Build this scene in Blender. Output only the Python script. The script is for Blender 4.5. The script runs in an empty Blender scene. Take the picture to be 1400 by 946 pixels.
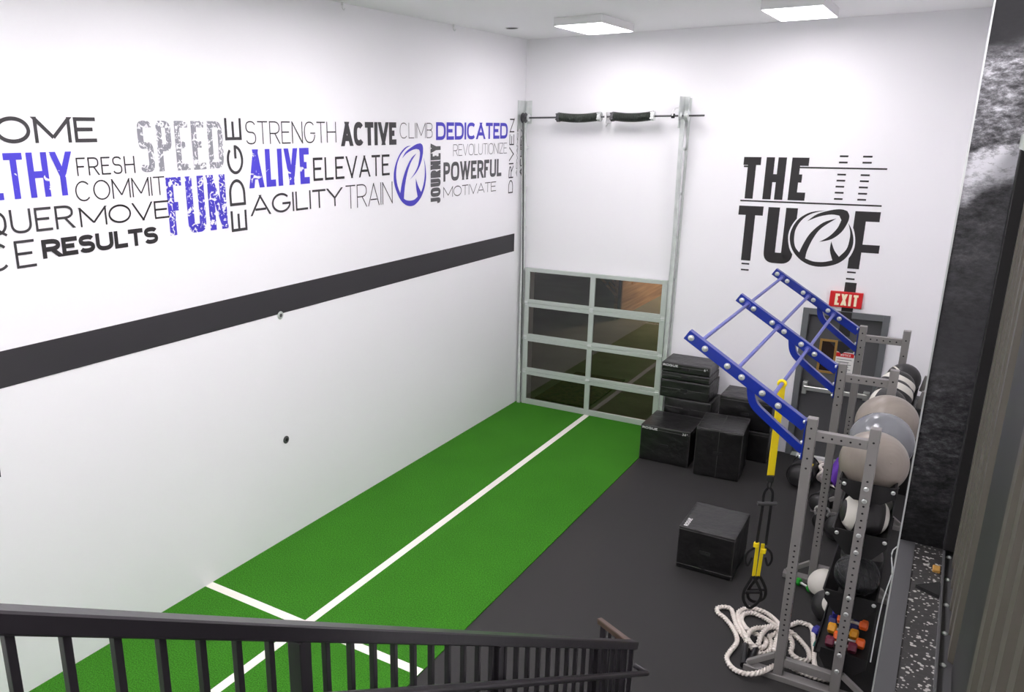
import bpy, bmesh, math, random
from mathutils import Vector, Matrix, Quaternion
from mathutils.geometry import tessellate_polygon
random.seed(7)
PI = math.pi
scene = bpy.context.scene
COL = scene.collection

# ------------------------------------------------------------------ camera
F_PX, CX, CY = 1104.44, 579.6, 500.2
_w = Vector((1.79691650, 0.530792775, -0.404429312))
RW = Quaternion(_w.normalized(), _w.length).to_matrix()      # world -> camera (x right, y down, z forward)
CAM = Vector((6.04478, -12.24147, 4.6))
cam_d = bpy.data.cameras.new('camera'); cam = bpy.data.objects.new('camera', cam_d); COL.objects.link(cam)
cam_d.sensor_width = 36.0; cam_d.lens = F_PX / 1400 * 36
cam_d.shift_x = (700 - CX) / 1400; cam_d.shift_y = (CY - 473) / 1400
cam_d.clip_start = 0.05
_m = Matrix((RW[0], -RW[1], -RW[2])).transposed().to_4x4(); _m.translation = CAM
cam.matrix_world = _m
scene.camera = cam

# ------------------------------------------------------------------ light and exposure
LIGHT_STRENGTH = 19.6
w = bpy.data.worlds.new('world'); scene.world = w; w.use_nodes = True
w.node_tree.nodes['Background'].inputs[0].default_value = (0.75, 0.82, 1.0, 1)
w.node_tree.nodes['Background'].inputs[1].default_value = 0.02
vs = scene.view_settings
vs.view_transform = 'Standard'; vs.look = 'None'; vs.gamma = 1.0; vs.exposure = 0.0; vs.use_curve_mapping = False

# ------------------------------------------------------------------ helpers
def hit(px, py, axis, val):
    """point of the room seen at a photo pixel, on the plane axis = val"""
    d = RW.transposed() @ Vector(((px - CX) / F_PX, (py - CY) / F_PX, 1.0))
    t = (val - CAM[axis]) / d[axis]
    return CAM + t * d
def lin(c):
    return tuple(((x / 255) / 12.92 if x / 255 <= .04045 else ((x / 255 + .055) / 1.055) ** 2.4) for x in c)
MATS = {}
def mat(name, rgb, rough=.5, metal=0.0, bump=None, var=None, spec=.5, coat=0.0):
    """bump=(scale, strength)   var=(scale, rgb2)"""
    m = bpy.data.materials.new(name); m.use_nodes = True; nt = m.node_tree; b = nt.nodes['Principled BSDF']
    c = lin(rgb) + (1,)
    b.inputs['Base Color'].default_value = c; b.inputs['Roughness'].default_value = rough
    b.inputs['Metallic'].default_value = metal; b.inputs['Specular IOR Level'].default_value = spec
    b.inputs['Coat Weight'].default_value = coat
    tc = nt.nodes.new('ShaderNodeTexCoord')
    if var:
        n = nt.nodes.new('ShaderNodeTexNoise'); n.inputs['Scale'].default_value = var[0]; n.inputs['Detail'].default_value = 4
        nt.links.new(tc.outputs['Object'], n.inputs['Vector'])
        r = nt.nodes.new('ShaderNodeValToRGB'); r.color_ramp.elements[0].position = .35; r.color_ramp.elements[1].position = .65
        r.color_ramp.elements[0].color = c; r.color_ramp.elements[1].color = lin(var[1]) + (1,)
        nt.links.new(n.outputs['Fac'], r.inputs['Fac']); nt.links.new(r.outputs['Color'], b.inputs['Base Color'])
    if bump:
        n = nt.nodes.new('ShaderNodeTexNoise'); n.inputs['Scale'].default_value = bump[0]; n.inputs['Detail'].default_value = 5
        nt.links.new(tc.outputs['Object'], n.inputs['Vector'])
        bp = nt.nodes.new('ShaderNodeBump'); bp.inputs['Strength'].default_value = bump[1]; bp.inputs['Distance'].default_value = .02
        nt.links.new(n.outputs['Fac'], bp.inputs['Height']); nt.links.new(bp.outputs['Normal'], b.inputs['Normal'])
    MATS[name] = m
    return m
def emit(name, rgb, s):
    m = bpy.data.materials.new(name); m.use_nodes = True; b = m.node_tree.nodes['Principled BSDF']
    b.inputs['Base Color'].default_value = lin(rgb) + (1,)
    b.inputs['Emission Color'].default_value = lin(rgb) + (1,); b.inputs['Emission Strength'].default_value = s
    return m

class MB:
    def __init__(s): s.b = bmesh.new(); s.mi = 0
    def _mark(s, n0):
        s.b.faces.ensure_lookup_table()
        for f in s.b.faces[n0:]: f.material_index = s.mi
    def box(s, lo, hi, bev=0.0, M=None, seg=2):
        lo = Vector(lo); hi = Vector(hi); c = (lo + hi) / 2; d = hi - lo; n0 = len(s.b.faces)
        t = bmesh.new(); bmesh.ops.create_cube(t, size=1.0)
        for v in t.verts: v.co = Vector((v.co.x * d.x, v.co.y * d.y, v.co.z * d.z))
        if bev: bmesh.ops.bevel(t, geom=list(t.edges), offset=bev, segments=seg, affect='EDGES', profile=.5)
        for v in t.verts: v.co = (M @ v.co if M else v.co) + c
        s._merge(t, n0); return s
    def _merge(s, t, n0):
        me = bpy.data.meshes.new('t'); t.to_mesh(me); t.free(); s.b.from_mesh(me); bpy.data.meshes.remove(me); s._mark(n0)
    def cyl(s, p0, p1, r, seg=16, r2=None, caps=True):
        p0 = Vector(p0); p1 = Vector(p1); d = p1 - p0; n0 = len(s.b.faces)
        M = Matrix.Translation((p0 + p1) / 2) @ d.to_track_quat('Z', 'Y').to_matrix().to_4x4()
        bmesh.ops.create_cone(s.b, cap_ends=caps, segments=seg, radius1=r, radius2=r if r2 is None else r2, depth=d.length, matrix=M)
        s._mark(n0); return s
    def ball(s, c, r, seg=32, sc=(1, 1, 1)):
        n0 = len(s.b.faces)
        M = Matrix.Translation(Vector(c)) @ Matrix.Diagonal((sc[0], sc[1], sc[2], 1))
        bmesh.ops.create_uvsphere(s.b, u_segments=seg, v_segments=seg // 2, radius=r, matrix=M); s._mark(n0); return s
    def bar(s, p0, p1, wx, wz, up=(0, 0, 1), bev=.004):
        """box beam of section wx (sideways) by wz (towards up) from p0 to p1"""
        p0 = Vector(p0); p1 = Vector(p1); d = (p1 - p0); L = d.length; y = d.normalized(); z = Vector(up); x = y.cross(z).normalized(); z = x.cross(y)
        M = Matrix((x, y, z)).transposed(); c = (p0 + p1) / 2
        return s.box(c - Vector((wx, L, wz)) / 2, c + Vector((wx, L, wz)) / 2, bev, M, 1)
    def poly(s, pts):
        n0 = len(s.b.faces); vs_ = [s.b.verts.new(p) for p in pts]
        if len(pts) <= 4: s.b.faces.new(vs_)
        else:
            for tri in tessellate_polygon([[Vector(p) for p in pts]]): s.b.faces.new([vs_[i] for i in tri])
        s._mark(n0); return s
    def prism(s, pts, ext):
        """closed outline pushed along ext"""
        n0 = len(s.b.faces); ext = Vector(ext); n = len(pts)
        a = [s.b.verts.new(p) for p in pts]; c = [s.b.verts.new(Vector(p) + ext) for p in pts]
        fs = [s.b.faces.new(a), s.b.faces.new(c[::-1])]
        for i in range(n): s.b.faces.new((a[i], c[i], c[(i + 1) % n], a[(i + 1) % n]))
        bmesh.ops.triangulate(s.b, faces=fs); s._mark(n0); return s
    def sweep(s, path, prof, twist=0.0, closed=False, up=(0, 0, 1)):
        """profile (list of (a,b)) swept along path, twisted by `twist` rad per metre"""
        n0 = len(s.b.faces); P = [Vector(p) for p in path]; n = len(P); rings = []; L = 0
        for i, p in enumerate(P):
            t = ((P[(i + 1) % n] if (closed or i < n - 1) else p) - (P[i - 1] if (closed or i > 0) else p)).normalized()
            u = Vector(up); u = (u - t * u.dot(t))
            if u.length < 1e-4: u = Vector((1, 0, 0)); u = u - t * u.dot(t)
            u.normalize(); x = t.cross(u)
            if i: L += (p - P[i - 1]).length
            ca, sa = math.cos(twist * L), math.sin(twist * L)
            rings.append([s.b.verts.new(p + x * (a * ca - b * sa) + u * (a * sa + b * ca)) for a, b in prof])
        m = len(prof)
        for i in range(n if closed else n - 1):
            A, B = rings[i], rings[(i + 1) % n]
            for k in range(m): s.b.faces.new((A[k], A[(k + 1) % m], B[(k + 1) % m], B[k]))
        if not closed: s.b.faces.new(rings[0][::-1]); s.b.faces.new(rings[-1])
        s._mark(n0); return s
    def tube(s, path, r, seg=10, closed=False, up=(0, 0, 1)):
        return s.sweep(path, [(r * math.cos(2 * PI * k / seg), r * math.sin(2 * PI * k / seg)) for k in range(seg)], 0, closed, up)
    def lathe(s, prof, c, axis=(0, 0, 1), seg=24):
        n0 = len(s.b.faces); q = Vector(axis).to_track_quat('Z', 'Y'); c = Vector(c); rings = []
        for r, h in prof:
            rings.append([s.b.verts.new(c + q @ Vector((r * math.cos(2 * PI * k / seg), r * math.sin(2 * PI * k / seg), h))) for k in range(seg)])
        for A, B in zip(rings, rings[1:]):
            for k in range(seg): s.b.faces.new((A[k], A[(k + 1) % seg], B[(k + 1) % seg], B[k]))
        s.b.faces.new(rings[0][::-1]); s.b.faces.new(rings[-1]); s._mark(n0); return s

def smooth_path(pts, n=6, closed=False):
    P = [Vector(p) for p in pts]; out = []; N = len(P)
    for i in range(N if closed else N - 1):
        p0 = P[i - 1] if (i or closed) else P[0]; p1 = P[i]; p2 = P[(i + 1) % N]; p3 = P[(i + 2) % N] if (closed or i + 2 < N) else P[-1]
        for k in range(n):
            t = k / n
            out.append(.5 * ((2 * p1) + (p2 - p0) * t + (2 * p0 - 5 * p1 + 4 * p2 - p3) * t * t + (3 * p1 - p0 - 3 * p2 + p3) * t ** 3))
    if not closed: out.append(P[-1])
    return out

def wloc(o):
    v = Vector((0, 0, 0))
    while o: v += o.location; o = o.parent
    return v
def obj(name, mb, m, parent=None, smooth=False, recalc=True):
    """link the collected shapes as ONE mesh object"""
    b = mb.b
    if recalc: bmesh.ops.recalc_face_normals(b, faces=list(b.faces))
    if parent: o0 = wloc(parent)
    else:
        xs = [v.co for v in b.verts]
        o0 = Vector(((min(v.x for v in xs) + max(v.x for v in xs)) / 2, (min(v.y for v in xs) + max(v.y for v in xs)) / 2, min(v.z for v in xs)))
    for v in b.verts: v.co -= o0
    if smooth:
        for f in b.faces: f.smooth = True
        for e in b.edges:
            if len(e.link_faces) == 2 and e.calc_face_angle(0) > math.radians(38): e.smooth = False
    me = bpy.data.meshes.new(name); b.to_mesh(me); b.free()
    for x in (m if isinstance(m, (list, tuple)) else [m]): me.materials.append(x)
    o = bpy.data.objects.new(name, me); COL.objects.link(o)
    if parent: o.parent = parent
    else: o.location = o0
    return o
def tag(o, label, cat, group=None):
    o['label'] = label; o['category'] = cat
    if group: o['group'] = group
    return o
def struct(name, mb, m, smooth=False):
    o = obj(name, mb, m, None, smooth); o['kind'] = 'structure'; return o
def thing(name, label, cat, loc, group=None):
    o = bpy.data.objects.new(name, None); COL.objects.link(o); o.location = loc; o.empty_display_size = .1
    return tag(o, label, cat, group)
def copy_tree(o, loc=None, label=None, parent=None):
    c = o.copy(); COL.objects.link(c); c.parent = parent
    if loc is not None: c.location = loc
    if label: c['label'] = label
    for ch in list(o.children): copy_tree(ch, None, None, c)
    return c

# ------------------------------------------------------------------ materials
def wall_mat(name, rgb):
    return mat(name, rgb, .62, bump=(60, .03), spec=.3)
WALL = wall_mat('white_wall_paint', (249, 248, 251))
CEIL = wall_mat('white_ceiling_paint', (249, 248, 250))
BLACKP = mat('black_stripe_paint', (49, 47, 51), .6, bump=(60, .04))
VINYL_K = mat('black_vinyl', (36, 33, 35), .55)
VINYL_G = mat('charcoal_vinyl', (54, 52, 55), .55)
VINYL_M = mat('mid_grey_vinyl', (84, 83, 86), .55)
VINYL_B = mat('blue_vinyl', (70, 62, 190), .5)
VINYL_W = mat('white_vinyl', (244, 244, 246), .6, spec=.2)
GALV = mat('galvanised_steel', (212, 216, 214), .42, .5, var=(9, (226, 230, 228)))
ALU = mat('anodised_aluminium', (196, 203, 198), .42, .35, bump=(40, .02))
RACKM = mat('grey_powder_coat', (132, 129, 127), .42, .15, bump=(120, .05))
HOLE = mat('hole_dark', (14, 14, 14), .9)
BLUE = mat('blue_powder_coat', (9, 38, 140), .28, .0, bump=(90, .03), coat=.3)
RUNG = mat('violet_blue_powder_coat', (86, 92, 172), .32, .1)
ZINC = mat('zinc_bolt', (205, 208, 205), .3, .7)
BLKMET = mat('black_satin_metal', (40, 38, 40), .42, .2, bump=(50, .03))
TRAYM = mat('black_textured_steel', (24, 23, 24), .5, .2, bump=(150, .08))
SPRING = mat('oiled_spring_steel', (62, 68, 62), .45, .5)
GREYM = mat('dark_grey_metal', (84, 84, 86), .45, .3)
FRAMEP = mat('grey_door_frame_paint', (104, 107, 109), .45, bump=(50, .03))
DOORP = mat('grey_door_paint', (84, 84, 86), .5, bump=(50, .03))
VINYLBOX = mat('black_coated_fabric', (12, 11, 12), .36, bump=(14, .4), var=(6, (19, 18, 19)), spec=.6)
SEAM = mat('worn_black_seam', (74, 72, 72), .5)
PRINT_W = mat('white_print', (222, 222, 222), .5)
BALLT = mat('taupe_rubber', (140, 131, 122), .36, bump=(30, .03))
BALLS = mat('silver_blue_rubber', (122, 124, 128), .2, .2, bump=(30, .03))
BLKLEA = mat('black_leatherette', (38, 37, 38), .45, bump=(40, .12))
WHTLEA = mat('off_white_leatherette', (214, 211, 202), .5, bump=(40, .08))
GREYLEA = mat('grey_leatherette', (112, 110, 108), .5, bump=(40, .08))
TREAD = mat('black_tread_rubber', (38, 39, 41), .35, bump=(34, .5))
YEL = mat('yellow_webbing', (250, 222, 8), .6, bump=(120, .1))
WEB = mat('black_webbing', (22, 22, 23), .7, bump=(120, .1))
FOAM = mat('black_foam_grip', (70, 70, 70), .8)
ROPE = mat('white_rope', (232, 226, 218), .75, bump=(160, .2), var=(20, (222, 212, 204)))
SHRINK = mat('black_heat_shrink', (24, 23, 26), .3)
RAIL = mat('black_brown_rail_paint', (50, 47, 51), .3, .15, bump=(30, .03))
RAILW = mat('worn_brown_rail_paint', (84, 66, 58), .35, .15, bump=(30, .05))
CONC = mat('olive_concrete', (120, 118, 100), .85, bump=(8, .3), var=(1.2, (98, 95, 78)))
SOIL = mat('leaf_litter', (96, 72, 44), .9, bump=(12, .6), var=(14, (52, 40, 28)))
RED = mat('red_sign_plastic', (212, 26, 30), .4)
CREAM = mat('cream_letters', (255, 240, 205), .5)
PAPER = mat('white_paper', (238, 236, 232), .7)
INK = mat('grey_print', (110, 110, 112), .7)
CHROME = mat('brushed_steel', (206, 208, 204), .28, .7)
WOODTRIM = mat('ochre_wood_trim', (168, 128, 62), .5)
WINGLASS = mat('dark_glass', (52, 40, 34), .08)
PLASTIC = mat('white_plastic', (236, 236, 236), .4)

def turf_mat():
    m = mat('green_turf', (52, 128, 30), .85, spec=.15); nt = m.node_tree; b = nt.nodes['Principled BSDF']
    tc = nt.nodes.new('ShaderNodeTexCoord')
    n1 = nt.nodes.new('ShaderNodeTexNoise'); n1.inputs['Scale'].default_value = 85; n1.inputs['Detail'].default_value = 6
    n2 = nt.nodes.new('ShaderNodeTexNoise'); n2.inputs['Scale'].default_value = 1.6; n2.inputs['Detail'].default_value = 3
    for n in (n1, n2): nt.links.new(tc.outputs['Object'], n.inputs['Vector'])
    r1 = nt.nodes.new('ShaderNodeValToRGB'); e = r1.color_ramp.elements
    e[0].position = .3; e[1].position = .72; e[0].color = lin((33, 92, 15)) + (1,); e[1].color = lin((78, 160, 40)) + (1,)
    nt.links.new(n1.outputs['Fac'], r1.inputs['Fac'])
    mx = nt.nodes.new('ShaderNodeMix'); mx.data_type = 'RGBA'; mx.blend_type = 'MULTIPLY'; mx.inputs[0].default_value = .25
    nt.links.new(r1.outputs['Color'], mx.inputs[6]); nt.links.new(n2.outputs['Fac'], mx.inputs[7]); nt.links.new(mx.outputs[2], b.inputs['Base Color'])
    bp = nt.nodes.new('ShaderNodeBump'); bp.inputs['Strength'].default_value = .7; bp.inputs['Distance'].default_value = .02
    nt.links.new(n1.outputs['Fac'], bp.inputs['Height']); nt.links.new(bp.outputs['Normal'], b.inputs['Normal'])
    return m
TURF = turf_mat()
TURFW = mat('white_turf', (244, 240, 232), .85, bump=(90, .5), spec=.15)
def rubber_mat():
    m = mat('black_rubber_floor', (41, 40, 40), .66, bump=(140, .12), var=(180, (52, 51, 51)), spec=.3); return m
RUBBER = rubber_mat()
def fleck_mat():
    m = mat('flecked_rubber', (44, 43, 43), .5, bump=(60, .1)); nt = m.node_tree; b = nt.nodes['Principled BSDF']
    tc = nt.nodes.new('ShaderNodeTexCoord'); v = nt.nodes.new('ShaderNodeTexVoronoi'); v.inputs['Scale'].default_value = 62
    nz = nt.nodes.new('ShaderNodeTexNoise'); nz.inputs['Scale'].default_value = 40
    nt.links.new(tc.outputs['Object'], v.inputs['Vector']); nt.links.new(tc.outputs['Object'], nz.inputs['Vector'])
    ad = nt.nodes.new('ShaderNodeMath'); ad.operation = 'MULTIPLY_ADD'; ad.inputs[1].default_value = .8; nt.links.new(nz.outputs['Fac'], ad.inputs[0]); nt.links.new(v.outputs['Distance'], ad.inputs[2])
    r = nt.nodes.new('ShaderNodeValToRGB'); e = r.color_ramp.elements; e[0].position = .64; e[1].position = .69
    e[0].color = lin((176, 174, 170)) + (1,); e[1].color = lin((46, 45, 45)) + (1,)
    nt.links.new(ad.outputs[0], r.inputs['Fac']); nt.links.new(r.outputs['Color'], b.inputs['Base Color']); return m
FLECK = fleck_mat()
def distress(name, rgb, scale, lo, hi):
    """printed lettering whose ink is broken by a worn pattern"""
    m = mat(name, rgb, .55); nt = m.node_tree; b = nt.nodes['Principled BSDF']
    tc = nt.nodes.new('ShaderNodeTexCoord'); n = nt.nodes.new('ShaderNodeTexNoise'); n.inputs['Scale'].default_value = scale; n.inputs['Detail'].default_value = 3
    n.inputs['Distortion'].default_value = 1.2
    nt.links.new(tc.outputs['Object'], n.inputs['Vector'])
    r = nt.nodes.new('ShaderNodeValToRGB'); e = r.color_ramp.elements; e[0].position = lo; e[1].position = hi
    e[0].color = lin(rgb) + (1,); e[1].color = lin((236, 236, 240)) + (1,)
    nt.links.new(n.outputs['Fac'], r.inputs['Fac']); nt.links.new(r.outputs['Color'], b.inputs['Base Color']); return m
DIS_GREY = distress('worn_grey_print', (140, 140, 148), 22, .52, .56)
DIS_BLUE = distress('worn_blue_print', (66, 56, 190), 20, .55, .58)
DIS_BLUE2 = distress('lightly_worn_blue_print', (72, 62, 205), 9, .66, .68)
def mural_mat():
    """printed black and white photograph of a rock face"""
    m = mat('rock_photo_print', (40, 40, 42), .75, spec=.1); nt = m.node_tree; b = nt.nodes['Principled BSDF']
    N = nt.nodes.new; K = nt.links.new
    tc = N('ShaderNodeTexCoord')
    def noise(scale, det, rough, sc=(1, 1, 1), rot=0):
        mp = N('ShaderNodeMapping'); mp.inputs['Scale'].default_value = sc; mp.inputs['Rotation'].default_value = (0, rot, 0); K(tc.outputs['Object'], mp.inputs['Vector'])
        n = N('ShaderNodeTexNoise'); n.inputs['Scale'].default_value = scale; n.inputs['Detail'].default_value = det; n.inputs['Roughness'].default_value = rough; K(mp.outputs['Vector'], n.inputs['Vector']); return n
    crag = noise(8, 12, .78, (1, 1, 2.0), .5); fine = noise(38, 6, .75, (1, 1, 1.8), .5); warp = noise(3.5, 4, .55)
    sx = N('ShaderNodeSeparateXYZ'); K(tc.outputs['Object'], sx.inputs[0])
    def math_(op, a, c, d=None):
        n = N('ShaderNodeMath'); n.operation = op
        for i, v in enumerate((a, c, d)):
            if v is None: continue
            if isinstance(v, (int, float)): n.inputs[i].default_value = v
            else: K(v, n.inputs[i])
        return n.outputs[0]
    h = math_('ADD', math_('MULTIPLY_ADD', sx.outputs['X'], -.35, -.35 * 1.45), sx.outputs['Z']); h = math_('MULTIPLY_ADD', math_('SUBTRACT', warp.outputs['Fac'], .5), .28, h)
    def ramp(src, pts, interp='LINEAR'):
        r = N('ShaderNodeValToRGB'); r.color_ramp.interpolation = interp; e = r.color_ramp.elements
        e[0].position, e[1].position = pts[0][0], pts[-1][0]; e[0].color = (pts[0][1],) * 3 + (1,); e[1].color = (pts[-1][1],) * 3 + (1,)
        for p, c in pts[1:-1]: q = e.new(p); q.color = (c, c, c, 1)
        K(src, r.inputs['Fac']); return r.outputs['Color']
    mr = N('ShaderNodeMapRange'); mr.inputs[1].default_value = 3.0; mr.inputs[2].default_value = 5.0; K(h, mr.inputs[0])
    base = ramp(mr.outputs[0], [(0, .012), (.14, .03), (.27, .055), (.34, .07), (.52, .085), (.62, .10), (.675, .09), (.69, .50), (.72, .62), (.745, .62), (.755, .10), (.80, .16), (.86, .26), (.92, .16), (.95, .05), (1, .045)])
    amp = ramp(mr.outputs[0], [(0, .5), (.2, .9), (.32, .6), (.38, .15), (.55, .3), (.66, .5), (.70, .55), (.76, 1), (.9, 1), (.95, .1), (1, .05)])
    c1 = math_('MULTIPLY', math_('SUBTRACT', crag.outputs['Fac'], .5), 7.0); c2 = math_('MULTIPLY', math_('SUBTRACT', fine.outputs['Fac'], .5), 5.5)
    v = math_('POWER', 2.718, math_('MULTIPLY', math_('ADD', c1, c2), amp))
    col = math_('MINIMUM', math_('MULTIPLY', base, math_('MULTIPLY', v, .85)), .6)
    cc = N('ShaderNodeCombineColor'); K(col, cc.inputs[0]); K(col, cc.inputs[1]); K(math_('MULTIPLY', col, 1.06), cc.inputs[2]); K(cc.outputs[0], b.inputs['Base Color']); return m
MURAL = mural_mat()
def pane_mat():
    m = bpy.data.materials.new('tinted_glass'); m.use_nodes = True; nt = m.node_tree; nt.nodes.remove(nt.nodes['Principled BSDF'])
    out = nt.nodes['Material Output']; tr = nt.nodes.new('ShaderNodeBsdfTransparent'); tr.inputs[0].default_value = (.36, .34, .32, 1)
    gl = nt.nodes.new('ShaderNodeBsdfGlossy'); gl.inputs['Roughness'].default_value = .015; gl.inputs[0].default_value = (.92, .92, .92, 1)
    fr = nt.nodes.new('ShaderNodeFresnel'); fr.inputs['IOR'].default_value = 1.52
    sc = nt.nodes.new('ShaderNodeMath'); sc.operation = 'MULTIPLY'; sc.inputs[1].default_value = 1.7; nt.links.new(fr.outputs[0], sc.inputs[0])
    mx = nt.nodes.new('ShaderNodeMixShader'); nt.links.new(sc.outputs[0], mx.inputs[0]); nt.links.new(tr.outputs[0], mx.inputs[1]); nt.links.new(gl.outputs[0], mx.inputs[2])
    nt.links.new(mx.outputs[0], out.inputs['Surface']); return m
PANE = pane_mat()
def plank_mat():
    m = mat('weathered_wood_planks', (176, 134, 96), .7); nt = m.node_tree; b = nt.nodes['Principled BSDF']
    tc = nt.nodes.new('ShaderNodeTexCoord'); mp = nt.nodes.new('ShaderNodeMapping'); mp.inputs['Scale'].default_value = (1, .35, 7)
    n = nt.nodes.new('ShaderNodeTexNoise'); n.inputs['Scale'].default_value = 2; n.inputs['Detail'].default_value = 5
    nt.links.new(tc.outputs['Object'], mp.inputs['Vector']); nt.links.new(mp.outputs['Vector'], n.inputs['Vector'])
    r = nt.nodes.new('ShaderNodeValToRGB'); e = r.color_ramp.elements; e[0].position = .3; e[1].position = .7; e[0].color = lin((140, 100, 66)) + (1,); e[1].color = lin((206, 164, 122)) + (1,)
    nt.links.new(n.outputs['Fac'], r.inputs['Fac']); nt.links.new(r.outputs['Color'], b.inputs['Base Color']); return m
PLANK = plank_mat()
LED = emit('led_diffuser', (255, 249, 253), LIGHT_STRENGTH)
SIDING = mat('dark_corrugated_steel', (82, 78, 70), .45, .3)
SCRBLK = mat('black_screen_frame', (16, 15, 16), .5)

# ------------------------------------------------------------------ stroke lettering
def sell(cx, cy, rx, ry, a0, a1, n, k):
    """arc of a superellipse in degrees"""
    o = []
    for i in range(n + 1):
        a = math.radians(a0 + (a1 - a0) * i / n); c, s_ = math.cos(a), math.sin(a)
        o.append((cx + rx * math.copysign(abs(c) ** (2 / k), c), cy + ry * math.copysign(abs(s_) ** (2 / k), s_)))
    return o
GW = dict(I=0, M=1.25, W=1.4, O=1.12, Q=1.12, C=1.02, G=1.08, E=.8, F=.76, L=.74, J=.7, S=.84, T=.86, P=.86, R=.9, B=.88, D=1.0, A=1.06, V=1.04, Y=1.0, N=1.0, H=.98, U=.96, X=1.0, Z=.86, K=.9)
def glyph(ch, k):
    """(straight strokes, curved strokes, closed curves) in the 0..1 box of stroke centres"""
    S, Cv, Cl = [], [], []; a = .45 if k < 3 else .3
    def bowl(y0, y1, ax=a): return [(0, y1), (ax, y1)] + sell(ax, (y0 + y1) / 2, 1 - ax, (y1 - y0) / 2, 90, -90, 18, k)[1:-1] + [(ax, y0), (0, y0)]
    if ch == 'I': S = [((.5, 0), (.5, 1))]
    elif ch == 'L': S = [((0, 0), (0, 1)), ((0, 0), (1, 0))]
    elif ch == 'E': S = [((0, 0), (0, 1)), ((0, 0), (1, 0)), ((0, 1), (1, 1)), ((0, .52), (.9, .52))]
    elif ch == 'F': S = [((0, 0), (0, 1)), ((0, 1), (1, 1)), ((0, .5), (.86, .5))]
    elif ch == 'H': S = [((0, 0), (0, 1)), ((1, 0), (1, 1)), ((0, .51), (1, .51))]
    elif ch == 'T': S = [((0, 1), (1, 1)), ((.5, 0), (.5, 1))]
    elif ch == 'A': S = [((0, 0), (.5, 1)), ((1, 0), (.5, 1)), ((.2, .27), (.8, .27))]
    elif ch == 'V': S = [((0, 1), (.5, 0)), ((1, 1), (.5, 0))]
    elif ch == 'Y': S = [((0, 1), (.5, .45)), ((1, 1), (.5, .45)), ((.5, 0), (.5, .5))]
    elif ch == 'X': S = [((0, 1), (1, 0)), ((1, 1), (0, 0))]
    elif ch == 'Z': S = [((0, 1), (1, 1)), ((0, 0), (1, 0)), ((0, 0), (1, 1))]
    elif ch == 'K': S = [((0, 0), (0, 1)), ((0, .4), (1, 1)), ((.35, .6), (1, 0))]
    elif ch == 'N': S = [((0, 0), (0, 1)), ((1, 0), (1, 1)), ((0, 1), (1, 0))]
    elif ch == 'M': S = [((0, 0), (0, 1)), ((1, 0), (1, 1)), ((0, 1), (.5, .15)), ((1, 1), (.5, .15))]
    elif ch == 'W': S = [((0, 1), (.25, 0)), ((.25, 0), (.5, 1)), ((.5, 1), (.75, 0)), ((.75, 0), (1, 1))]
    elif ch == 'D': S = [((0, 0), (0, 1))]; Cv = [bowl(0, 1)]
    elif ch == 'P': S = [((0, 0), (0, 1))]; Cv = [bowl(.46, 1)]
    elif ch == 'R': S = [((0, 0), (0, 1)), ((.52, .46), (1, 0))]; Cv = [bowl(.46, 1)]
    elif ch == 'B': S = [((0, 0), (0, 1))]; Cv = [bowl(.53, 1), bowl(0, .53)]
    elif ch == 'U': r = .5 if k < 3 else .3; Cv = [[(0, 1)] + sell(.5, r * .8, .5, r * .8, 180, 360, 18, k) + [(1, 1)]]
    elif ch == 'J': Cv = [[(1, 1)] + sell(.5, .3, .5, .3, 0, -180, 16, k)]
    elif ch == 'O': Cl = [sell(.5, .5, .5, .5, 0, 360, 40, k)[:-1]]
    elif ch == 'Q': Cl = [sell(.5, .5, .5, .5, 0, 360, 40, k)[:-1]]; S = [((.55, .25), (1.0, -.08))]
    elif ch == 'C': Cv = [sell(.5, .5, .5, .5, 42, 318, 32, k)]
    elif ch == 'G': Cv = [sell(.5, .5, .5, .5, 42, 350, 36, k)]; S = [((.55, .46), (1, .46))]
    elif ch == 'S': Cv = [sell(.5, .76, .48, .24, 20, 270, 24, k) + sell(.5, .26, .5, .26, 90, -160, 24, k)[1:]]
    elif ch == '2': Cv = [sell(.5, .7, .5, .3, 165, -30, 16, k) + [(0, 0), (1, 0)]]
    elif ch == '4': S = [((.75, 0), (.75, 1)), ((0, .28), (.75, 1)), ((0, .28), (1, .28))]
    elif ch == '6': Cl = [sell(.5, .3, .5, .3, 0, 360, 24, k)[:-1]]; Cv = [[(0, .3)] + sell(.55, .45, .55, .55, 180, 70, 12, k)]
    elif ch == '"': S = [((.2, .7), (.2, 1)), ((.8, .7), (.8, 1))]
    return S, Cv, Cl
def clip(poly, y0, y1):
    for sgn, lim in ((1, y0), (-1, -y1)):
        out = []
        for i in range(len(poly)):
            p, q = poly[i - 1], poly[i]; dp, dq = sgn * p[1] - lim, sgn * q[1] - lim
            if (dp >= 0) != (dq >= 0): t = dp / (dp - dq); out.append((p[0] + (q[0] - p[0]) * t, p[1] + (q[1] - p[1]) * t))
            if dq >= 0: out.append(q)
        poly = out
        if len(poly) < 3: return []
    return poly
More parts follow.
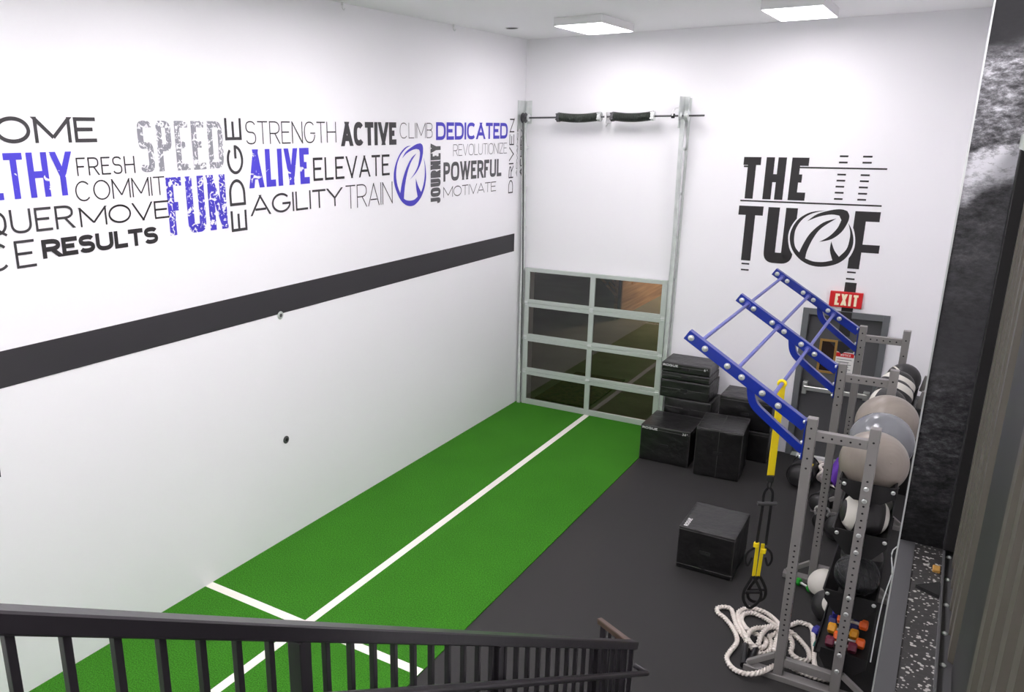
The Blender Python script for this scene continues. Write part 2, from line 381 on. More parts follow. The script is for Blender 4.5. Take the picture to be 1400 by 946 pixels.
def ribbon(pts, t, closed=False):
    n = len(pts); P = [Vector(p) for p in pts]; L, Rr = [], []
    for i in range(n):
        a = P[i - 1] if (i or closed) else None; c = P[(i + 1) % n] if (i < n - 1 or closed) else None; p = P[i]
        d1 = (p - a).normalized() if a is not None and (p - a).length > 1e-9 else None; d2 = (c - p).normalized() if c is not None and (c - p).length > 1e-9 else None
        d1 = d1 or d2; d2 = d2 or d1
        nn = Vector((-d1.y, d1.x)) + Vector((-d2.y, d2.x)); nn = nn.normalized() if nn.length > 1e-6 else Vector((-d1.y, d1.x))
        k = max(.5, nn.dot(Vector((-d1.y, d1.x)))); L.append(p + nn * (t / 2 / k)); Rr.append(p - nn * (t / 2 / k))
    return [[tuple(L[i]), tuple(L[(i + 1) % n]), tuple(Rr[(i + 1) % n]), tuple(Rr[i])] for i in range(n if closed else n - 1)]
def lettering(text, W, H, t, k=2.0, gap=.14):
    """flat polygons of `text` filling W x H metres with stroke thickness t"""
    rel = [GW.get(c, .75) for c in text]; n = len(text)
    fixed = sum(t for c in text if c == 'I'); space = W - fixed - gap * H * (n - 1)
    tot = sum(rel); unit = space / tot if tot else 1
    if unit * min([r for r in rel if r] or [1]) < t * 1.6:
        gap *= .4; space = W - fixed - gap * H * (n - 1); unit = space / tot if tot else 1
    out = []; x = 0
    for c, r in zip(text, rel):
        wl = t if c == 'I' else unit * r
        S, Cv, Cl = glyph(c, k); tt = t
        def m(p): return (x + tt / 2 + p[0] * (wl - tt), tt / 2 + p[1] * (H - tt))
        for p, q in S:
            a, b = Vector(m(p)), Vector(m(q)); d = (b - a)
            if d.length < 1e-9: continue
            u = d.normalized(); diag = abs(u.x) > .02 and abs(u.y) > .02
            if diag:
                if p[1] in (0, 1): a -= u * tt * 1.2
                if q[1] in (0, 1): b += u * tt * 1.2
            else:
                if abs(u.y) < .02:
                    if p[0] in (0, 1): a -= u * tt / 2
                    if q[0] in (0, 1): b += u * tt / 2
                else:
                    if p[1] in (0, 1): a -= u * tt / 2
                    if q[1] in (0, 1): b += u * tt / 2
            nn = Vector((-u.y, u.x)) * (tt / 2)
            if diag: nn *= 1.0
            q4 = clip([tuple(a + nn), tuple(b + nn), tuple(b - nn), tuple(a - nn)], -.1 * H if c == 'Q' else 0, H)
            if q4: out.append(q4)
        for cv in Cv:
            cp = [m(p) for p in cv]
            if c in 'UJ':                                     # upright ends reach the cap line
                for e_ in (0, -1):
                    if cv[e_][1] == 1: cp[e_] = (cp[e_][0], H)
            out += ribbon(cp, tt)
        for cl in Cl: out += ribbon([m(p) for p in cl], tt, True)
        x += wl + gap * H
    return out
def decal(polys, o, ux, uz, mb=None):
    mb = mb or MB(); o = Vector(o); ux = Vector(ux); uz = Vector(uz)
    nn = ux.cross(uz)
    if (nn.dot(CAM - o)) < 0: nn = -nn
    for i, pl in enumerate(polys):                            # strokes lie over one another like layers of film
        k = o + nn * (.00004 * (i % 40)); mb.poly([k + ux * p[0] + uz * p[1] for p in pl])
    return mb

# ================================================================== THE ROOM
YN = -15.0; ZC = 5.96; XR = 9.0; MZ = 3.0
struct('floor', MB().box((-.2, YN, -.2), (XR, 0, 0)), RUBBER)
struct('wall_left', MB().box((-.2, YN, 0), (0, 0, ZC)), WALL)
b = MB()                                                     # back wall with openings for the sectional door and the exit door
GX0, GX1, GZ1 = .17, 2.47, 2.33
DX0, DX1, DZ1 = 4.49, 5.44, 2.13
b.box((-.2, 0, 0), (GX0, .2, ZC)); b.box((GX0, 0, GZ1), (GX1, .2, ZC)); b.box((GX1, 0, 0), (DX0, .2, ZC)); b.box((DX0, 0, DZ1), (DX1, .2, ZC)); b.box((DX1, 0, 0), (XR, .2, ZC))
struct('wall_back', b, WALL)
struct('wall_right', MB().box((6.13, -8.6, 0), (6.3, 0, ZC)), WALL)
struct('wall_rear', MB().box((-.2, YN - .2, 0), (XR, YN, ZC)), WALL)
struct('wall_mezzanine', MB().box((XR, YN, 0), (XR + .2, 0, ZC)), WALL)
struct('ceiling', MB().box((-.2, YN, ZC), (XR, .2, ZC + .2)), CEIL)
struct('wall_mural', MB().box((6.046, -8.72, 0), (XR, -8.6, ZC)), MURAL)
struct('trim_mural_edge', MB().box((6.040, -8.725, 0), (6.046, -8.6, ZC)), GALV)
struct('trim_wall_stripe', MB().box((0, YN, 2.685), (.004, -.27, 2.975)), BLACKP)
# upper level: slab, flecked rubber floor, edge strip
b = MB(); b.box((6.05, YN, 2.7), (XR, -8.72, MZ - .012)); b.box((4.42, YN, 2.7), (6.05, -12.05, MZ - .012)); struct('floor_mezzanine', b, GREYM)
b = MB(); b.box((6.10, YN, MZ - .012), (XR, -8.72, MZ)); b.box((4.42, YN, MZ - .012), (6.05, -12.05, MZ)); struct('floor_mezzanine_rubber', b, FLECK)
struct('trim_mezzanine_edge', MB().box((6.046, -12.05, MZ - .3), (6.10, -8.725, MZ + .004)), GREYM)

# turf strip with its inlaid white lines
t = thing('turf_strip', 'long strip of bright green artificial turf along the white wall', 'turf', (1.33, -7.5, 0))
TX = 2.68
obj('turf', MB().box((.004, YN, 0), (TX, -.02, .012)), TURF, t)
xl = hit(804, 567, 2, 0).x
obj('long_line', MB().box((xl - .045, YN, .008), (xl + .045, -.03, .0135)), TURFW, t)['label'] = 'white line running lengthwise down the turf'
obj('cross_line', MB().box((.006, -7.22, .008), (TX - .002, -7.12, .0138)), TURFW, t)['label'] = 'white line crossing the turf'

# things on the left wall and ceiling
for (px, py), lab, mm in (((383, 431), 'round silver wall socket on the lower edge of the black stripe', ALU), ((391, 601), 'round dark wall socket low on the white wall under the stripe', GREYM)):
    p = hit(px, py, 0, 0)
    t = thing('wall_socket', lab, 'wall fitting', p)
    obj('flange', MB().lathe([(.045, 0), (.045, .006), (.036, .012), (.030, .012)], p, (1, 0, 0)), mm, t, True)
    obj('socket', MB().cyl(p + Vector((.004, 0, 0)), p + Vector((.0135, 0, 0)), .02, 16), HOLE if mm is GREYM else GREYM, t)
for (px, py), lab in (((620, 35), 'tiny white hook on the ceiling edge nearest the room corner'), ((468, 5), 'tiny white hook on the ceiling edge at the top of the photo')):
    p = hit(px, py, 0, .03); p.z = ZC
    q = MB().cyl(p, p - Vector((0, 0, .03)), .012, 10).tube(smooth_path([p - Vector((0, 0, .03)), p - Vector((0, 0, .06)), p + Vector((.02, 0, -.08)), p + Vector((.035, 0, -.06))], 4), .005, 6)
    tag(obj('ceiling_hook', q, PLASTIC), lab, 'hook')
p = hit(700, 38, 2, ZC)  # dark disc inside a ring stands for a hole in the ceiling
t = thing('ceiling_recess', 'round dark recess in the ceiling near the corner', 'ceiling fitting', p)
obj('ring', MB().lathe([(.10, 0), (.10, -.006), (.085, -.008), (.08, 0)], p), PLASTIC, t, True); obj('well', MB().cyl(p - Vector((0, 0, .0075)), p - Vector((0, 0, .002)), .083, 24), HOLE, t)

# ceiling panels: the lamps of the room
LX = (1.73, 4.205, 6.9); LY = (-1.54, -5.4, -7.5, -9.75, -12.0, -14.1)
for yi, ly in enumerate(LY):
    for xi, lx in enumerate(LX):
        if lx > 6 and ly > -8.8: continue
        lab = ('square white ceiling light panel, left of the two near the back wall' if xi == 0 else 'white ceiling light panel cut by the top edge, right of the pair') if yi == 0 else 'white ceiling light panel above and behind the camera'
        t = thing('ceiling_light', lab, 'ceiling light', (lx, ly, ZC - .1), 'surface mounted ceiling panels' if yi else None)
        obj('housing', MB().box((lx - .32, ly - .58, ZC - .098), (lx + .32, ly + .58, ZC), .003), PLASTIC, t)
        obj('diffuser', MB().box((lx - .305, ly - .565, ZC - .1015), (lx + .305, ly + .565, ZC - .0975)), LED, t)

# ------------------------------------------------------------------ words on the left wall
GRP = 'vinyl words on the long white wall'
def word(text, bl, tr, tf, m, lab, k=2.0, gap=.14, vert=False):
    p, q = hit(*bl, 0, 0), hit(*tr, 0, 0); W, H = abs(q.y - p.y), abs(q.z - p.z)
    if vert: b = decal(lettering(text, H, W, tf * W, k, gap), (.003, max(p.y, q.y), min(p.z, q.z)), (0, 0, 1), (0, -1, 0))
    else: b = decal(lettering(text, W, H, tf * H, k, gap), (.003, p.y, p.z), (0, 1, 0), (0, 0, 1))
    return tag(obj('word_decal', b, m, recalc=False), lab, 'wall lettering')
word('OME', (-5.5, 196.5), (129, 160.5), .15, VINYL_G, 'charcoal letters OME at the top left of the word wall', 2.0, .16)
word('LTHY', (-17, 275), (95, 207), .15, DIS_BLUE2, 'bold worn blue letters LTHY at the left edge', 5, .1)
word('FRESH', (105.8, 240.7), (182.7, 213), .085, VINYL_K, 'thin black word FRESH on the white wall', 2.6, .16)
word('COMMIT', (104.4, 276), (224, 240.7), .07, VINYL_K, 'thin black word COMMIT below FRESH', 2.0, .12)
word('SPEED', (192.4, 235.8), (302.3, 165.7), .135, DIS_GREY, 'tall worn grey word SPEED at the top of the wall', 5, .1)
word('QUER', (-24.7, 325), (98, 279.8), .11, VINYL_G, 'dark letters QUER at the left edge', 2.4, .16)
word('MOVE', (110.5, 310.8), (229.5, 273.4), .105, VINYL_K, 'thin wide black word MOVE under COMMIT', 2.0, .12)
word('FUN', (233, 322.4), (306.4, 238), .15, DIS_BLUE, 'tall worn blue word FUN under SPEED', 5, .09)
word('EDGE', (316.8, 317.4), (328.4, 161.6), .13, VINYL_G, 'charcoal word EDGE reading upwards beside FUN', 2.0, .22, True)
word('RESULTS', (59, 354), (214.3, 309.2), .25, VINYL_K, 'bold black word RESULTS under MOVE', 2.4, .08)
word('CE', (-20.6, 374), (45.3, 326.5), .1, VINYL_G, 'dark letters CE at the lower left edge', 2.2, .2)
word('STRENGTH', (336.5, 197.5), (458.6, 166.6), .055, VINYL_K, 'thin dark word STRENGTH right of EDGE', 2.4, .12)
word('ACTIVE', (467, 199.9), (541.4, 167.2), .24, VINYL_G, 'bold charcoal word ACTIVE right of STRENGTH', 2.6, .07)
word('CLIMB', (546.5, 189.4), (591, 168.1), .05, VINYL_K, 'hairline grey word CLIMB after ACTIVE', 2.4, .13)
word('DEDICATED', (596, 191.5), (694.1, 168.1), .2, VINYL_B, 'bold blue word DEDICATED near the corner', 2.8, .1)
word('ALIVE', (341.6, 257.5), (421.4, 202), .185, DIS_BLUE2, 'bold worn blue word ALIVE beside EDGE', 4, .1)
word('ELEVATE', (428.6, 247.6), (532.1, 211), .11, VINYL_K, 'black word ELEVATE right of blue ALIVE', 2.4, .14)
word('AGILITY', (343.4, 295.6), (467, 256), .115, VINYL_G, 'charcoal word AGILITY under blue ALIVE', 2.0, .14)
word('TRAIN', (473, 286), (536, 247.9), .05, VINYL_K, 'thin black word TRAIN left of the blue logo', 2.4, .1)
word('JOURNEY', (588.6, 278.9), (602, 196.6), .2, VINYL_M, 'grey word JOURNEY reading upwards right of the blue logo', 3, .12, True)
word('REVOLUTIONIZE', (619.4, 213.4), (693, 195.1), .055, VINYL_M, 'hairline grey word REVOLUTIONIZE under DEDICATED', 2.6, .12)
word('POWERFUL', (606, 248.5), (685.5, 217), .2, VINYL_M, 'bold grey word POWERFUL above MOTIVATE', 3, .1)
word('MOTIVATE', (606, 270.4), (678, 247.9), .08, VINYL_K, 'thin black word MOTIVATE under POWERFUL', 2.0, .12)
word('DRIVEN', (694.6, 264.4), (703.3, 162.4), .12, VINYL_K, 'black word DRIVEN reading upwards beside the steel track', 2.0, .2, True)
word('ADVANCE', (705, 241), (708.5, 172), .2, VINYL_M, 'narrow grey upward lettering behind the door track', 3, .12, True)
word('ACHIEVE', (710.2, 241), (715.5, 166), .24, VINYL_K, 'bold black upward lettering behind the door track in the corner', 3, .1, True)
p = [hit(*q, 0, 0) + Vector((.003, 0, 0)) for q in ((-8, 652), (1.2, 652), (-.5, 640), (-4, 628))]
tag(obj('word_decal', MB().poly(p), VINYL_K), 'tiny tip of a black decal at the left edge low on the wall', 'wall lettering')

RING_L = [(300, 88), (240, 100), (170, 170), (115, 280), (82, 410), (78, 540), (105, 660), (160, 780), (220, 845), (285, 868), (350, 850), (420, 770), (470, 650), (493, 520), (493, 420), (480, 310), (462, 245), (475, 320), (479, 430), (470, 540), (450, 630), (430, 685), (390, 600), (362, 510), (365, 620), (385, 745), (340, 785), (285, 798), (235, 790), (208, 770), (220, 620), (250, 450), (300, 300), (370, 185), (310, 240), (255, 340), (210, 460), (180, 580), (160, 700), (125, 600), (108, 480), (116, 350), (150, 240), (200, 160), (250, 110)]
SWOOSH_L = [(185, 250), (230, 170), (300, 110), (370, 67), (420, 56), (448, 80), (456, 150), (445, 240), (420, 330), (370, 430), (285, 528), (340, 450), (385, 360), (408, 260), (416, 175), (403, 138), (360, 130), (300, 150), (240, 190)]
def outline(pts, sc, ox, oy, axis, off):
    n = Vector((0, 0, 0)); n[axis] = off
    return [hit(ox + p.x / sc, oy + p.y / sc, axis, 0) + n for p in smooth_out(pts)]
def smooth_out(pts):
    """round off a traced outline but keep its sharp tips"""
    P = [Vector(p).to_3d() for p in pts]; N = len(P); tips = []
    for i in range(N):
        a_, b_ = P[i] - P[i - 1], P[(i + 1) % N] - P[i]
        if a_.angle(b_) > math.radians(50): tips.append(i)
    if len(tips) < 2: return smooth_path(P, 4, True)
    out = []
    for a_, b_ in zip(tips, tips[1:] + [tips[0] + N]):
        run = [P[i % N] for i in range(a_, b_ + 1)]; out += smooth_path(run, 4)[:-1]
    return out
q = MB(); q.poly(outline(RING_L, 9.46, 530, 190, 0, .003)); q.poly(outline(SWOOSH_L, 9.46, 530, 190, 0, .003))
tag(obj('logo_decal', q, VINYL_B), 'blue oval logo with a swooping letter R on the long white wall', 'wall logo')

# ------------------------------------------------------------------ THE TURF on the back wall
sgn = thing('turf_wall_sign', 'large black THE TURF lettering with circular logo on the back wall', 'wall lettering', hit(1110, 330, 1, 0))
def bw(px, py, s=3.639, ox=980, oy=180): return hit(ox + px / s, oy + py / s, 1, 0)
def bword(text, x0, x1, z0, z1, t, k, gap):
    return decal(lettering(text, x1 - x0, z1 - z0, t, k, gap), (x0, -.003, z0), (1, 0, 0), (0, 0, 1))
a, c = bw(137, 125), bw(462, 130); d = bw(437, 342)
Z1, Z0 = (a.z + c.z) / 2, d.z - .004
obj('the_letters', bword('THE', a.x, c.x, Z0, Z1, .108, 6, .12), VINYL_K, sgn, recalc=False)
a, c, d = bw(112, 367), bw(234, 370), bw(140, 640)
obj('t_letter', bword('T', a.x, c.x, d.z, a.z, .128, 6, .1), VINYL_K, sgn, recalc=False)
a, c, d = bw(262, 375), bw(388, 378), bw(300, 655)
obj('u_letter', bword('U', bw(258, 375).x, bw(405, 378).x, d.z, a.z, .15, 5, .1), VINYL_K, sgn, recalc=False)
a, c, d = bw(690, 395), bw(817, 400), bw(675, 682)
FX0, FX1, FZ0, FZ1 = a.x, c.x, d.z, a.z
q = MB(); W_ = .14
for x0, x1, z0, z1 in ((FX0, FX0 + W_, FZ0, FZ1), (FX0 + W_, FX1, FZ1 - .13, FZ1), (FX0 + W_, FX0 + .345, bw(700, 600).z, bw(700, 560).z)):
    q.poly([(x0, -.003, z0), (x1, -.003, z0), (x1, -.003, z1), (x0, -.003, z1)])
obj('f_letter', q, VINYL_K, sgn, recalc=False)
RING_B = [(545, 392), (470, 400), (410, 432), (375, 480), (363, 530), (375, 585), (410, 632), (460, 662), (520, 672), (590, 660), (640, 630), (670, 585), (680, 540), (672, 490), (655, 455), (664, 500), (660, 540), (645, 585), (608, 622), (585, 590), (570, 545), (563, 590), (575, 640), (530, 648), (480, 645), (440, 630), (450, 590), (480, 530), (520, 480), (595, 432), (530, 452), (470, 500), (435, 550), (410, 600), (390, 572), (385, 530), (395, 480), (430, 433), (480, 405)]
SW_B = [(450, 445), (500, 410), (570, 390), (620, 386), (650, 395), (660, 420), (650, 455), (620, 500), (570, 535), (510, 548), (560, 520), (600, 480), (620, 440), (610, 418), (570, 412), (510, 422)]
HALO = [(363 + (x - 363) * 1.0, y) for x, y in [(520, 384), (440, 400), (392, 440), (364, 485), (355, 530), (365, 590), (402, 640), (455, 672), (520, 682), (592, 670), (648, 638), (680, 590), (689, 540), (681, 485), (662, 448), (668, 410), (655, 388), (620, 378)]]
obj('logo_halo', MB().poly(outline(HALO, 3.639, 980, 180, 1, -.0045)), WALL, sgn, recalc=False)['label'] = 'white ring around the circular logo'
q = MB(); q.poly(outline(RING_B, 3.639, 980, 180, 1, -.006)); q.poly(outline(SW_B, 3.639, 980, 180, 1, -.006)); obj('logo', q, VINYL_K, sgn)
def rule(pts): obj('rule_line', MB().poly(pts), VINYL_K, sgn, recalc=False)
def dash(x0, x1, y, th=.022):
    a, c = bw(x0, y), bw(x1, y); z = a.z; rule([(a.x, -.003, z - th / 2), (c.x, -.003, z - th / 2), (c.x, -.003, z + th / 2), (a.x, -.003, z + th / 2)])
a, c = bw(410, 178), bw(848, 187); rule([(a.x, -.003, a.z - .01), (c.x, -.003, a.z - .01), (c.x, -.003, a.z + .01), (a.x, -.003, a.z + .01)]); dash(135, 157, 172)
a, c = bw(117, 342), bw(820, 372); rule([(a.x, -.003, a.z - .01), (c.x, -.003, a.z - .01), (c.x, -.003, a.z + .01), (a.x, -.003, a.z + .01)])
for x0, x1, y in ((612, 655, 122), (608, 651, 153), (600, 643, 213), (596, 639, 243), (591, 634, 273), (587, 631, 303), (583, 626, 334), (728, 775, 124), (725, 771, 154), (716, 761, 216), (712, 757, 246), (707, 752, 277), (703, 748, 308), (699, 743, 338), (123, 162, 655), (120, 159, 685), (648, 692, 698), (643, 686, 731)): dash(x0, x1, y)

# the arrow that carries the F's stem down over the door
q = MB(); sx0, sx1 = FX0, FX0 + W_
def strip(z0, z1, y): q.poly([(sx0, y, z0), (sx1, y, z0), (sx1, y, z1), (sx0, y, z1)])
strip(2.19, bw(660, 750).z, -.003); strip(DZ1 - .05, 2.19, -.034); strip(1.83, DZ1 - .05, .074); strip(1.79, 1.81, .074)
q.poly([(sx0 - .12, .074, 1.75), ((sx0 + sx1) / 2, .074, 1.57), (sx1 + .12, .074, 1.75)])
obj('arrow', q, VINYL_K, sgn, recalc=False)['label'] = 'black arrow running down from the F onto the door'

# ------------------------------------------------------------------ exit door
DM = .055
t = thing('exit_door', 'grey steel exit door with push bar in the back wall', 'door', ((DX0 + DX1) / 2, 0, 0))
q = MB()
for x0, x1, z0, z1 in ((DX0 - .06, DX0 + .02, 0, DZ1 + .065), (DX1 - .02, DX1 + .06, 0, DZ1 + .065), (DX0 + .02, DX1 - .02, DZ1 - .02, DZ1 + .065)):
    q.box((x0, -.032, z0), (x1, .0, z1), .003)
for x0, x1, z0, z1 in ((DX0, DX0 + .02, 0, DZ1), (DX1 - .02, DX1, 0, DZ1), (DX0, DX1, DZ1 - .02, DZ1)): q.box((x0, 0, z0), (x1, .16, z1))
obj('door_frame', q, FRAMEP, t)
lx0, lx1 = DX0 + .022, DX1 - .022
q = MB(); wx0, wx1, wz0, wz1 = hit(1124, 470, 1, .08).x, hit(1142, 470, 1, .08).x, 1.30, 1.73
for x0, x1, z0, z1 in ((lx0, wx0, .012, DZ1 - .024), (wx1, lx1, .012, DZ1 - .024), (wx0, wx1, .012, wz0), (wx0, wx1, wz1, DZ1 - .024)): q.box((x0, .08, z0), (x1, .125, z1))
leaf = obj('door_leaf', q, DOORP, t)
q = MB()
for x0, x1, z0, z1 in ((wx0 - .03, wx0, wz0 - .03, wz1 + .03), (wx1, wx1 + .03, wz0 - .03, wz1 + .03), (wx0, wx1, wz0 - .03, wz0), (wx0, wx1, wz1, wz1 + .03)): q.box((x0, .07, z0), (x1, .082, z1), .002)
obj('window_trim', q, WOODTRIM, leaf); obj('window_pane', MB().box((wx0, .098, wz0), (wx1, .106, wz1)), WINGLASS, leaf)
q = MB(); bz = 1.03
q.bar((lx0 + .05, .01, bz), (lx1 - .05, .01, bz), .05, .06); obj('push_bar', q, CHROME, t)
q = MB()
q.box((lx0 + .03, -.005, bz - .09), (lx0 + .09, .08, bz + .09), .006); q.box((lx1 - .1, -.005, bz - .06), (lx1 - .02, .08, bz + .06), .006); obj('bar_bracket', q, CHROME, t)
obj('threshold', MB().box((DX0 + .02, -.06, 0), (DX1 - .02, .15, .012), .003), ALU, t)
# notice on the door, exit sign
a = hit(1142, 480, 1, .078); c = hit(1165, 511, 1, .078)
t = thing('door_notice', 'white paper notice with red header stuck on the exit door', 'notice', (a.x, .079, c.z))
obj('sheet', MB().box((a.x, .076, c.z), (c.x, .0795, a.z)), PAPER, t)
obj('header', MB().box((a.x + .008, .0752, a.z - .07), (c.x - .008, .0765, a.z - .01)), RED, t)
q = MB(); wn = c.x - a.x
decal(lettering('NOTICE', wn * .5, .03, .006, 2.6, .2), (a.x + wn * .3, .0745, a.z - .055), (1, 0, 0), (0, 0, 1), q)
obj('header_text', q, PAPER, t, recalc=False)
q = MB()
for i in range(5): q.box((a.x + .03, .0752, a.z - .11 - i * .035), (c.x - .03 - .03 * (i % 2), .0765, a.z - .102 - i * .035))
obj('text_lines', q, INK, t)
a, c = hit(1135.5, 397.5, 1, -.05), hit(1178, 423, 1, -.05); a2 = hit(1180.5, 401.5, 1, -.05)
ex0, ex1, ez0, ez1 = a.x, a2.x, c.z, a.z
t = thing('exit_sign', 'red EXIT sign with cream letters above the door', 'exit sign', ((ex0 + ex1) / 2, -.05, ez0))
obj('housing', MB().box((ex0, -.05, ez0), (ex1, -.003, ez1), .006), RED, t)
ew = (ex1 - ex0); eh = ez1 - ez0
obj('letters', decal(lettering('EXIT', ew * .70, eh * .74, .032, 3, .14), (ex0 + ew * .17, -.053, ez0 + eh * .13), (1, 0, 0), (0, 0, 1)), CREAM, t, recalc=False)
# pale boards standing beside the exit door
tag(obj('pale_board', MB().box((4.60, -.16, .012), (5.10, -.10, .075), .004), PLASTIC), 'pale low board lying across the foot of the exit door', 'board')

# ------------------------------------------------------------------ sectional glass door
GD = thing('sectional_glass_door', 'closed sectional door of aluminium frames and dark glass panes', 'garage door', (1.32, -.06, 0))
gx0, gx1, gzt = .125, 2.52, 2.40; N = 4; sh = (gzt - .015) / N; ST = .085; RL = .062
xm = (gx0 + gx1) / 2 - .0
for r in range(N):
    z0 = .015 + r * sh; z1 = z0 + sh - .004; q = MB()
    for x0, x1, zz0, zz1 in ((gx0, gx0 + ST, z0, z1), (gx1 - ST, gx1, z0, z1), (xm - ST / 2, xm + ST / 2, z0, z1), (gx0 + ST, xm - ST / 2, z0, z0 + RL * (1.5 if r == 0 else 1)), (gx0 + ST, xm - ST / 2, z1 - RL, z1), (xm + ST / 2, gx1 - ST, z0, z0 + RL * (1.5 if r == 0 else 1)), (xm + ST / 2, gx1 - ST, z1 - RL, z1)):
        q.box((x0, -.075, zz0), (x1, -.03, zz1), .003, None, 1)
    sec = obj('door_section', q, ALU, GD)
    for x0, x1 in ((gx0 + ST, xm - ST / 2), (xm + ST / 2, gx1 - ST)):
        obj('glass_pane', MB().poly([(x0, -.05, z0 + RL), (x1, -.05, z0 + RL), (x1, -.05, z1 - RL), (x0, -.05, z1 - RL)]), PANE, sec)
    if r:
        for x in (gx0 + .035, xm, gx1 - .035):
            h = MB().box((x - .03, -.082, z0 - .035), (x + .03, -.074, z0 + .035), .002); h.cyl((x - .035, -.084, z0), (x + .035, -.084, z0), .010, 10)
            obj('hinge', h, GALV, sec)
    for x, s_ in ((gx0, -1), (gx1, 1)):
        h = MB().cyl((x, -.075, z1 - .03), (x + s_ * .04, -.075, z1 - .03), .006, 8).cyl((x + s_ * .012, -.075, z1 - .03), (x + s_ * .028, -.075, z1 - .03), .022, 14); obj('roller', h, GALV, sec)
obj('bottom_seal', MB().box((gx0, -.07, .0142), (gx1, -.035, .02)), WEB, GD)
# vertical tracks
ztop = 5.03
def track(x0, s_, lab, n):
    t = thing('door_track', lab, 'door track', (x0, -.08, .012))
    q = MB(); y0 = -.10
    prof = [(0, 0), (.03, 0), (.055, 0), (.055, .05), (.05, .05), (.05, .005), (.005, .005), (.005, .05), (0, .05)]
    q.prism([(x0 + s_ * a_, y0 + b_, .014) for a_, b_ in prof], (0, 0, 2.6)); q.prism([(x0 + s_ * a_, y0 - .12 * 0 + b_, 2.614) for a_, b_ in prof], (s_ * 0, -.10, ztop - 2.9))
    obj('rail', q, GALV, t)
    q = MB(); q.prism([(x0 + s_ * .06, -.045, .013), (x0 + s_ * .06, -.003, .013), (x0 + s_ * .09, -.003, .013), (x0 + s_ * .09, -.007, .013), (x0 + s_ * .065, -.007, .013), (x0 + s_ * .065, -.045, .013)], (0, 0, ztop - .014)); obj('wall_angle', q, GALV, t)
    for i in range(n):
        z = .5 + i * (ztop - 1.2) / (n - 1); yo = -.10 * max(0, (z - 2.6) / 2.2)
        q = MB().box((x0 + s_ * .02, y0 + yo + .04, z - .02), (x0 + s_ * .065, -.004, z + .02)); q.cyl((x0 + s_ * .05, y0 + yo - .006, z), (x0 + s_ * .05, y0 + yo + .05, z), .009, 8); q.cyl((x0 + s_ * .078, -.014, z), (x0 + s_ * .078, -.002, z), .012, 8); obj('bracket', q, GALV, t)
    zs = 4.82; q = MB().box((x0 - .01 if s_ > 0 else x0 - .10, -.27, 4.62), (x0 - .004 if s_ > 0 else x0 - .094, -.004, ztop + .02)); q.box((x0 - .01 if s_ > 0 else x0 - .10, -.012, 4.70), (x0 + .06 if s_ > 0 else x0 + .02, -.003, ztop + .02)); obj('bearing_plate', q, GALV, t)
    return t
track(gx1 + .022, 1, 'tall galvanised track right of the glass door', 7)
track(gx0 - .022, -1, 'tall galvanised track in the room corner left of the glass door', 7)
# spring shaft
SY = -.20; SZ = hit(840, 159.5, 1, SY).z
def sx(px): return hit(px, 159.5, 1, SY).x
t = thing('spring_shaft', 'horizontal counterbalance shaft with two black coil springs above the door', 'spring shaft', (1.3, SY, SZ))
obj('shaft', MB().cyl((.03, SY, SZ), (sx(963), SY, SZ), .013, 14), GREYM, t, True)
for a_, c_ in ((764, 820), (838, 893)):
    xa, xc = sx(a_), sx(c_); q = MB(); n = 34; prof = []
    path = [(xa + (xc - xa) * i / 60, SY, SZ - .022 * math.sin(PI * i / 60) + .006) for i in range(61)]
    rings = []
    for i in range(n * 4 + 1):
        u = i / (n * 4); rr = .062 + .004 * math.cos(2 * PI * i / 4)
        rings.append((Vector((xa + (xc - xa) * u, SY, SZ - .024 * math.sin(PI * u) + .008)), rr))
    prev = None
    for c0, rr in rings:
        ring = [q.b.verts.new(c0 + Vector((0, rr * math.cos(2 * PI * k / 20), rr * math.sin(2 * PI * k / 20)))) for k in range(20)]
        if prev:
            for k in range(20): q.b.faces.new((prev[k], prev[(k + 1) % 20], ring[(k + 1) % 20], ring[k]))
        prev = ring
    spr = obj('coil_spring', q, SPRING, t, True)
    for xx in (xa, xc):
        q = MB().cyl((xx - .022, SY, SZ), (xx + .022, SY, SZ), .068, 20); q.cyl((xx - .03, SY - .05, SZ + .05), (xx + .03, SY - .05, SZ + .05), .01, 8); q.cyl((xx - .03, SY - .06, SZ - .03), (xx + .03, SY - .06, SZ - .03), .01, 8); obj('spring_cone', q, GALV if xx == xc else GREYM, spr)
xm_ = sx(829); q = MB().box((xm_ - .012, SY - .05, SZ - .09), (xm_ + .012, -.003, SZ + .07), .004); q.bar((xm_ - .07, -.02, SZ - .14), (xm_ - .005, -.02, SZ - .05), .03, .006); q.bar((xm_ + .07 - .14, -.02, SZ - .10), (xm_ + .005, -.02, SZ - .05), .02, .006); obj('centre_bracket', q, PLASTIC, t)
for xx in (.085, sx(939)):
    s_ = 1 if xx < 1 else -1
    q = MB().lathe([(.05, -.03), (.078, -.028), (.078, -.018), (.055, -.012), (.06, .02), (.078, .026), (.05, .03)], (xx, SY, SZ), (s_, 0, 0)); obj('cable_drum', q, GREYM if xx < 1 else GALV, t, True)
    q = MB().lathe([(.016, 0), (.04, 0), (.055, .02), (.055, .03), (.016, .03)], (xx + s_ * .06, SY, SZ), (s_, 0, 0)); obj('bearing', q, GALV, t, True)
xx = sx(920); q = MB().tube(smooth_path([(xx + .05, -.016, SZ + .10), (xx + .02, -.12, SZ + .11), (xx, SY, SZ + .07), (xx, SY - .03, SZ)], 5), .012, 8); obj('end_hook', q, PLASTIC, t)
obj('collar', MB().cyl((xx - .02, SY, SZ), (xx + .02, SY, SZ), .032, 16), HOLE, t)
